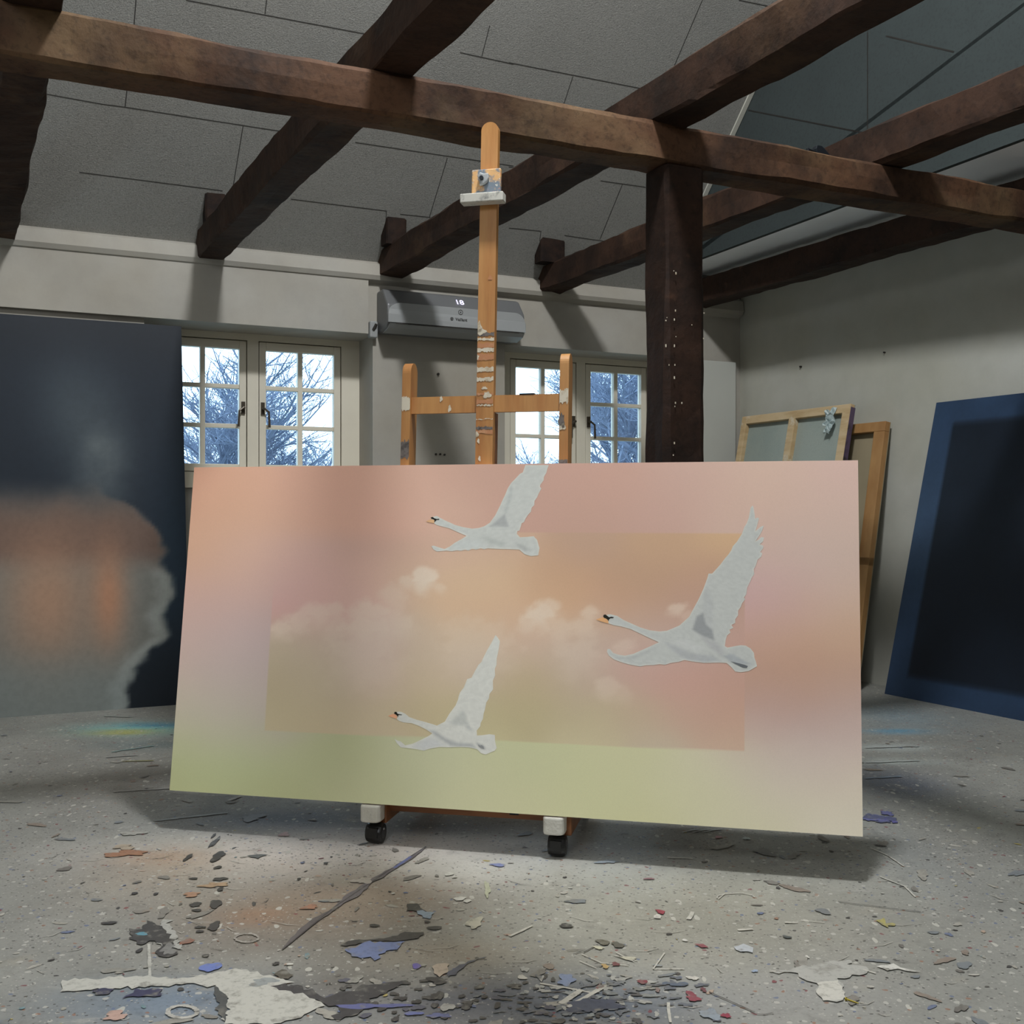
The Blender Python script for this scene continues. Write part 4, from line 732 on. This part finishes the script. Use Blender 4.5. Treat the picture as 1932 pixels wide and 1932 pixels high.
# ------------------------------------------------------------------ paintings and stretchers leaning on the walls
def cloud_paint(px, py):
    rgb = np.tile(np.array([26., 36., 48.]), (len(px), 1)); nz = fbm(px / 60, py / 60, 4, 3); nz2 = fbm(px / 26, py / 26, 3, 8)
    def mixin(k, c):
        nonlocal rgb
        k = np.clip(k, 0, 1)[:, None]; rgb = rgb * (1 - k) + np.array(c) * k
    mixin(.8 * np.exp(-(((px - 330) / 50) ** 2 + ((py - 1050) / 200) ** 2)), (38, 56, 72)); mixin(.8 * sstep(1120, 1330, py), (20, 28, 36))
    mixin(.85 * np.exp(-(((px - 190) / 60) ** 2 + ((py - 870) / 110) ** 2)) * (.5 + nz), (96, 104, 108)); mixin(.5 * np.exp(-(((px - 130) / 70) ** 2 + ((py - 760) / 100) ** 2)), (84, 94, 100))
    mixin(.5 * sstep(720, 600, py), (18, 24, 32))
    # billowing cloud: edge position as function of height
    edge = np.interp(py, [930, 960, 1000, 1040, 1065, 1090, 1125, 1160, 1200, 1230, 1260, 1300, 1345], [180, 250, 285, 300, 290, 315, 318, 300, 312, 270, 245, 232, 226]) + 22 * (nz2 - .5) + 10 * (nz - .5)
    k = sstep(20, -2, px - edge) * sstep(905, 1010, py + 20 * nz); soft = sstep(-10, 90, edge - px)
    mixin(k * .96, (124, 124, 118)); mixin(k * sstep(34, 4, edge - px) * .8 * sstep(1050, 1090, py), (160, 164, 160))
    mixin(k * sstep(1090, 1030, py) * .9, (110, 88, 78)); mixin(.95 * k * np.exp(-(((px - 205) / 34) ** 2 + ((py - 1125) / 95) ** 2)), (178, 130, 102)); mixin(.7 * k * np.exp(-(((px - 90) / 90) ** 2 + ((py - 1130) / 130) ** 2)), (188, 140, 110))
    mixin(k * .5 * sstep(1200, 1300, py), (118, 130, 130)); return rgb
BR = floor_at(358.6, 1328); BRt = hit(342, 616, wp(0, .055, 0), n); dl = BRt - BR; dl = dl - d2 * (dl @ d2) * 0
dw = 1.75; up_ = dl; hP = np.linalg.norm(up_); upu = unit(up_); dpn = unit(np.cross(d2, upu)); nh = 150; nw = 110
Uq, Vq = np.meshgrid(np.linspace(0, dw, nw), np.linspace(0, 1, nh), indexing='ij')
PP = BR - Uq.reshape(-1, 1) * d2 + Vq.reshape(-1, 1) * up_; px, py = pix(PP); idx = np.arange(nw * nh).reshape(nw, nh)
fs = np.stack([idx[1:, :-1].ravel(), idx[:-1, :-1].ravel(), idx[:-1, 1:].ravel(), idx[1:, 1:].ravel()], 1)
b = MB(); b.add(PP + dpn * .0005, [tuple(map(int, f)) for f in fs], 0, np.clip(linA(cloud_paint(px, py)) * 1.0, 0, 1)); b.box(BR - dpn * .03, -d2 * dw, up_, dpn * .03, 1)
tag(b.build('cloud_painting', [M['dpaint'], mat('navy_canvas_edge', (30, 38, 48), .7)]), 'tall dark navy painting with orange and grey clouds leaning by the left window', 'painting')

# stretchers on the right wall
def leaner(s0, s1, zt_, d0, dt, th):            # frame of reference for something leaning on the right wall
    A = gp(s0, d0, 0); B = gp(s1, d0, 0); C = gp(s0, dt, zt_); up_ = C - A; nn2 = unit(np.cross(B - A, up_)); nn2 = nn2 if nn2 @ gn > 0 else -nn2
    return A, unit(B - A), unit(up_), np.linalg.norm(up_), np.linalg.norm(B - A), nn2
o = thing('stretched_canvas', gp(.8, .2, 0), 'honey pine stretched canvas seen from behind, nearest the right wall', 'canvas')
A, r_, u_, H_, W_, q_ = leaner(.30, 1.43, 1.60, .30, .035, .04)
fr = [(0, W_, 0, .06), (0, W_, H_ - .06, H_), (0, .06, .06, H_ - .06), (W_ - .085, W_, .06, H_ - .06), (0, W_, H_ * .46, H_ * .46 + .05)]
b = MB()
for a0, a1, c0, c1 in fr: b.box(A + r_ * a0 + u_ * c0, r_ * (a1 - a0), u_ * (c1 - c0), q_ * .04)
b.build('stretcher', M['pine2'], o, bevel=.003); b = MB(); b.box(A - q_ * .004, r_ * W_, u_ * H_, q_ * .005); b.build('canvas_back', M['dcback'], o)
o = thing('stretched_canvas', gp(.7, .35, 0), 'paint-stained pale stretcher with pale green canvas back leaning in front', 'canvas')
A, r_, u_, H_, W_, q_ = leaner(.20, 1.22, 1.72, .46, .11, .04)
b = MB()
for a0, a1, c0, c1 in [(0, W_, 0, .05), (0, W_, H_ - .055, H_), (0, .05, .05, H_ - .05), (W_ - .065, W_, .05, H_ - .05), (W_ * .5 - .03, W_ * .5 + .03, .05, H_ - .05)]: b.box(A + r_ * a0 + u_ * c0, r_ * (a1 - a0), u_ * (c1 - c0), q_ * .035)
b.build('stretcher', M['pine'], o, bevel=.003); b = MB(); b.box(A - q_ * .004, r_ * W_, u_ * H_, q_ * .005); b.build('canvas_back', M['cback'], o)
b = MB(); b.box(A + r_ * (W_ + .0005) - q_ * .004, r_ * .003, u_ * (H_ - .02), q_ * .036); b.build('painted_edge', M['purple'], o)
b = MB(); cx = A + r_ * (W_ - .20) + u_ * (H_ - .02) + q_ * .045; r2 = np.random.default_rng(5); gr = [[cx + r_ * (.017 * i + r2.uniform(-.006, .006)) - u_ * (.022 * j + r2.uniform(-.008, .008)) + q_ * (.012 * math.sin(i * 2.1 + j * 1.7) + r2.uniform(-.006, .006)) for j in range(8)] for i in range(6)]
vs = [p for r0 in gr for p in r0]; b.add(vs, [(i * 8 + j, i * 8 + j + 1, (i + 1) * 8 + j + 1, (i + 1) * 8 + j) for i in range(5) for j in range(7) if (i, j) not in [(0, 6), (4, 6), (0, 5)]])
ob = b.build('plastic_film', M['tape']); md = ob.modifiers.new('s', 'SOLIDIFY'); md.thickness = .004
tag(ob, 'crumpled clear plastic film hanging on top bar of the pale stretcher', 'plastic film')
b = MB(); A, r_, u_, H_, W_, q_ = leaner(.10, .17, 1.50, .38, .03, .03); b.box(A, r_ * W_, u_ * H_, q_ * .03)
tag(b.build('wooden_batten', M['pine2'], bevel=.003), 'thin brown batten leaning on right wall at the far side of the stretchers', 'batten')
# blue painting at the right edge
bl0 = floor_at(1669, 1309); A = bl0; s_b = (A - Cn) @ -d1
dlean = unit(-d1 + gn * .30); top_ = hit(1741, 905, gp(0, .12, 0), gn)
o = thing('blue_painting', A, 'large dark blue painting leaning on the right wall at the frame edge', 'painting')
uvec = top_ - A; rv = -d1 * 1.5; nn3 = unit(np.cross(uvec, rv)); nn3 = nn3 if nn3 @ gn > 0 else -nn3
uvec = uvec * 1.35; nw, nh = 60, 80
Uq, Vq = np.meshgrid(np.linspace(0, 1, nw), np.linspace(0, 1, nh), indexing='ij'); PP = A + Uq.reshape(-1, 1) * rv + Vq.reshape(-1, 1) * uvec
uu, vv = Uq.ravel(), Vq.ravel(); rgb = np.tile(np.array([52., 74., 104.]), (len(uu), 1)); k = (np.exp(-((vv - .55) / .22) ** 2) * .5)[:, None]; rgb = rgb * (1 - k) + np.array([84, 108, 136]) * k
k = (sstep(.09, .10, uu) * sstep(.07, .08, vv) * sstep(.93, .92, vv))[:, None] * .9; rgb = rgb * (1 - k) + np.array([24., 32., 44.]) * k; rgb = rgb * (.9 + .2 * fbm(uu * 9, vv * 9, 3))[:, None]
idx = np.arange(nw * nh).reshape(nw, nh); fs = np.stack([idx[:-1, :-1].ravel(), idx[1:, :-1].ravel(), idx[1:, 1:].ravel(), idx[:-1, 1:].ravel()], 1)
b = MB(); b.add(PP + nn3 * .0006, [tuple(map(int, f)) for f in fs], 0, np.clip(linA(rgb) * .75, 0, 1)); b.build('painted_face', M['dpaint'], o)
b = MB(); b.box(A - nn3 * .035, rv, uvec, nn3 * .035); b.build('stretcher', mat('blue_canvas_edge', (50, 64, 88), .7), o, bevel=.002)

# small dark clamp lying on the cross beam
o = thing('spring_clamp', hit(1560, 280, g0 - n * .07, n), 'small dark clamp lying on the cross beam at upper right', 'clamp')
zb = 2.503; gq = lambda x, off=.07: (lambda P: A3(P[0], P[1], 0))(hit(x, 275, g0 - n * off, n)); P0 = gq(1522)
Lg = lambda x, z: gq(x) + Z * (zb + z)
b = MB(); b.prism([Lg(1542, -.003), Lg(1592, -.003), Lg(1592, .012), Lg(1566, .022), Lg(1556, .044), Lg(1551, .052), Lg(1542, .052), Lg(1540, .036)], -n * .03); b.build('jaw', M['bolt'], o, bevel=.003)
b = MB(); b.tube(Lg(1526, .0), Lg(1524, .030), .006); b.tube(Lg(1524, .028), Lg(1542, .020), .004); b.build('handle', M['bolt'], o)
b = MB(); P = floor_at(1597, 1889); Q = floor_at(1620, 1897); P[2] = Q[2] = .0045; b.tube(P, Q, .0022, .0012, k=8); b.tube(P - unit(Q - P) * .002, P, .0042, .0042, k=10)
tag(b.build('screw', M['screw']), 'small brass screw lying on the floor right of the white paint spill', 'screw')

# ------------------------------------------------------------------ outside
b = MB(); b.box(wp(-40, -60, -.7), d2 * 90, n * 59.4, Z * .1); struct(b.build('ground', M['pale_ground']))
def tree_mesh(name, seed, H, spread, dens):
    r = random.Random(seed); b = MB()
    def grow(P, D, L, R, lev):
        m = 3 if lev < 3 else 2; q = P
        for i in range(m):
            D = unit(D + A3(r.uniform(-.16, .16), r.uniform(-.16, .16), r.uniform(-.05, .14))); Q = q + D * L / m; b.tube(q, Q, R * (1 - .25 * i / m), R * (1 - .25 * (i + 1) / m), k=5 if lev < 2 else 3); q = Q
            if lev < 5 and (i or lev): 
                for _ in range(dens if lev > 1 else 2):
                    ax = unit(A3(r.uniform(-1, 1), r.uniform(-1, 1), r.uniform(-.25, .7))); grow(q, unit(D * .6 + ax * spread), L * r.uniform(.5, .7), R * .5, lev + 1)
        if lev < 5: grow(q, D, L * .68, R * .62, lev + 1)
    grow(A3(0, 0, 0), A3(0, 0, 1), H * .34, H * .018, 0); return b
TL = [('large bare tree filling the leftmost window casement view', 378, 13, 0, .74), ('bare slender tree seen through the right half of the left window', 618, 17, 1, .58), ('low bare tree seen at the bottom of the left window', 520, 24, 1, .55), ('far bare tree behind the left window casements', 415, 27, 1, 1.0),
      ('bare tree seen through the left casement of the right window', 1022, 24, 1, .62), ('dense bare tree seen through the right casement of the right window', 1150, 14, 0, .84), ('far bare tree behind the right window casements', 1215, 24, 1, 1.25)]
protos = [tree_mesh('bare_tree', 3, 6.5, .95, 2), tree_mesh('bare_tree', 8, 6.0, .75, 2)]
made = {}
for lb_, t, dist, kind, sc in TL:
    loc = A3((t - 966) / F * dist, dist, -.62)
    if kind not in made:
        o = protos[kind].build('bare_tree', M['bark']); made[kind] = o
    else: o = made[kind].copy(); COL.objects.link(o)
    o.location = tuple(loc); o.scale = (sc,) * 3; o.rotation_euler = (0, 0, t * .13); tag(o, lb_, 'tree', 'bare trees outside the windows')
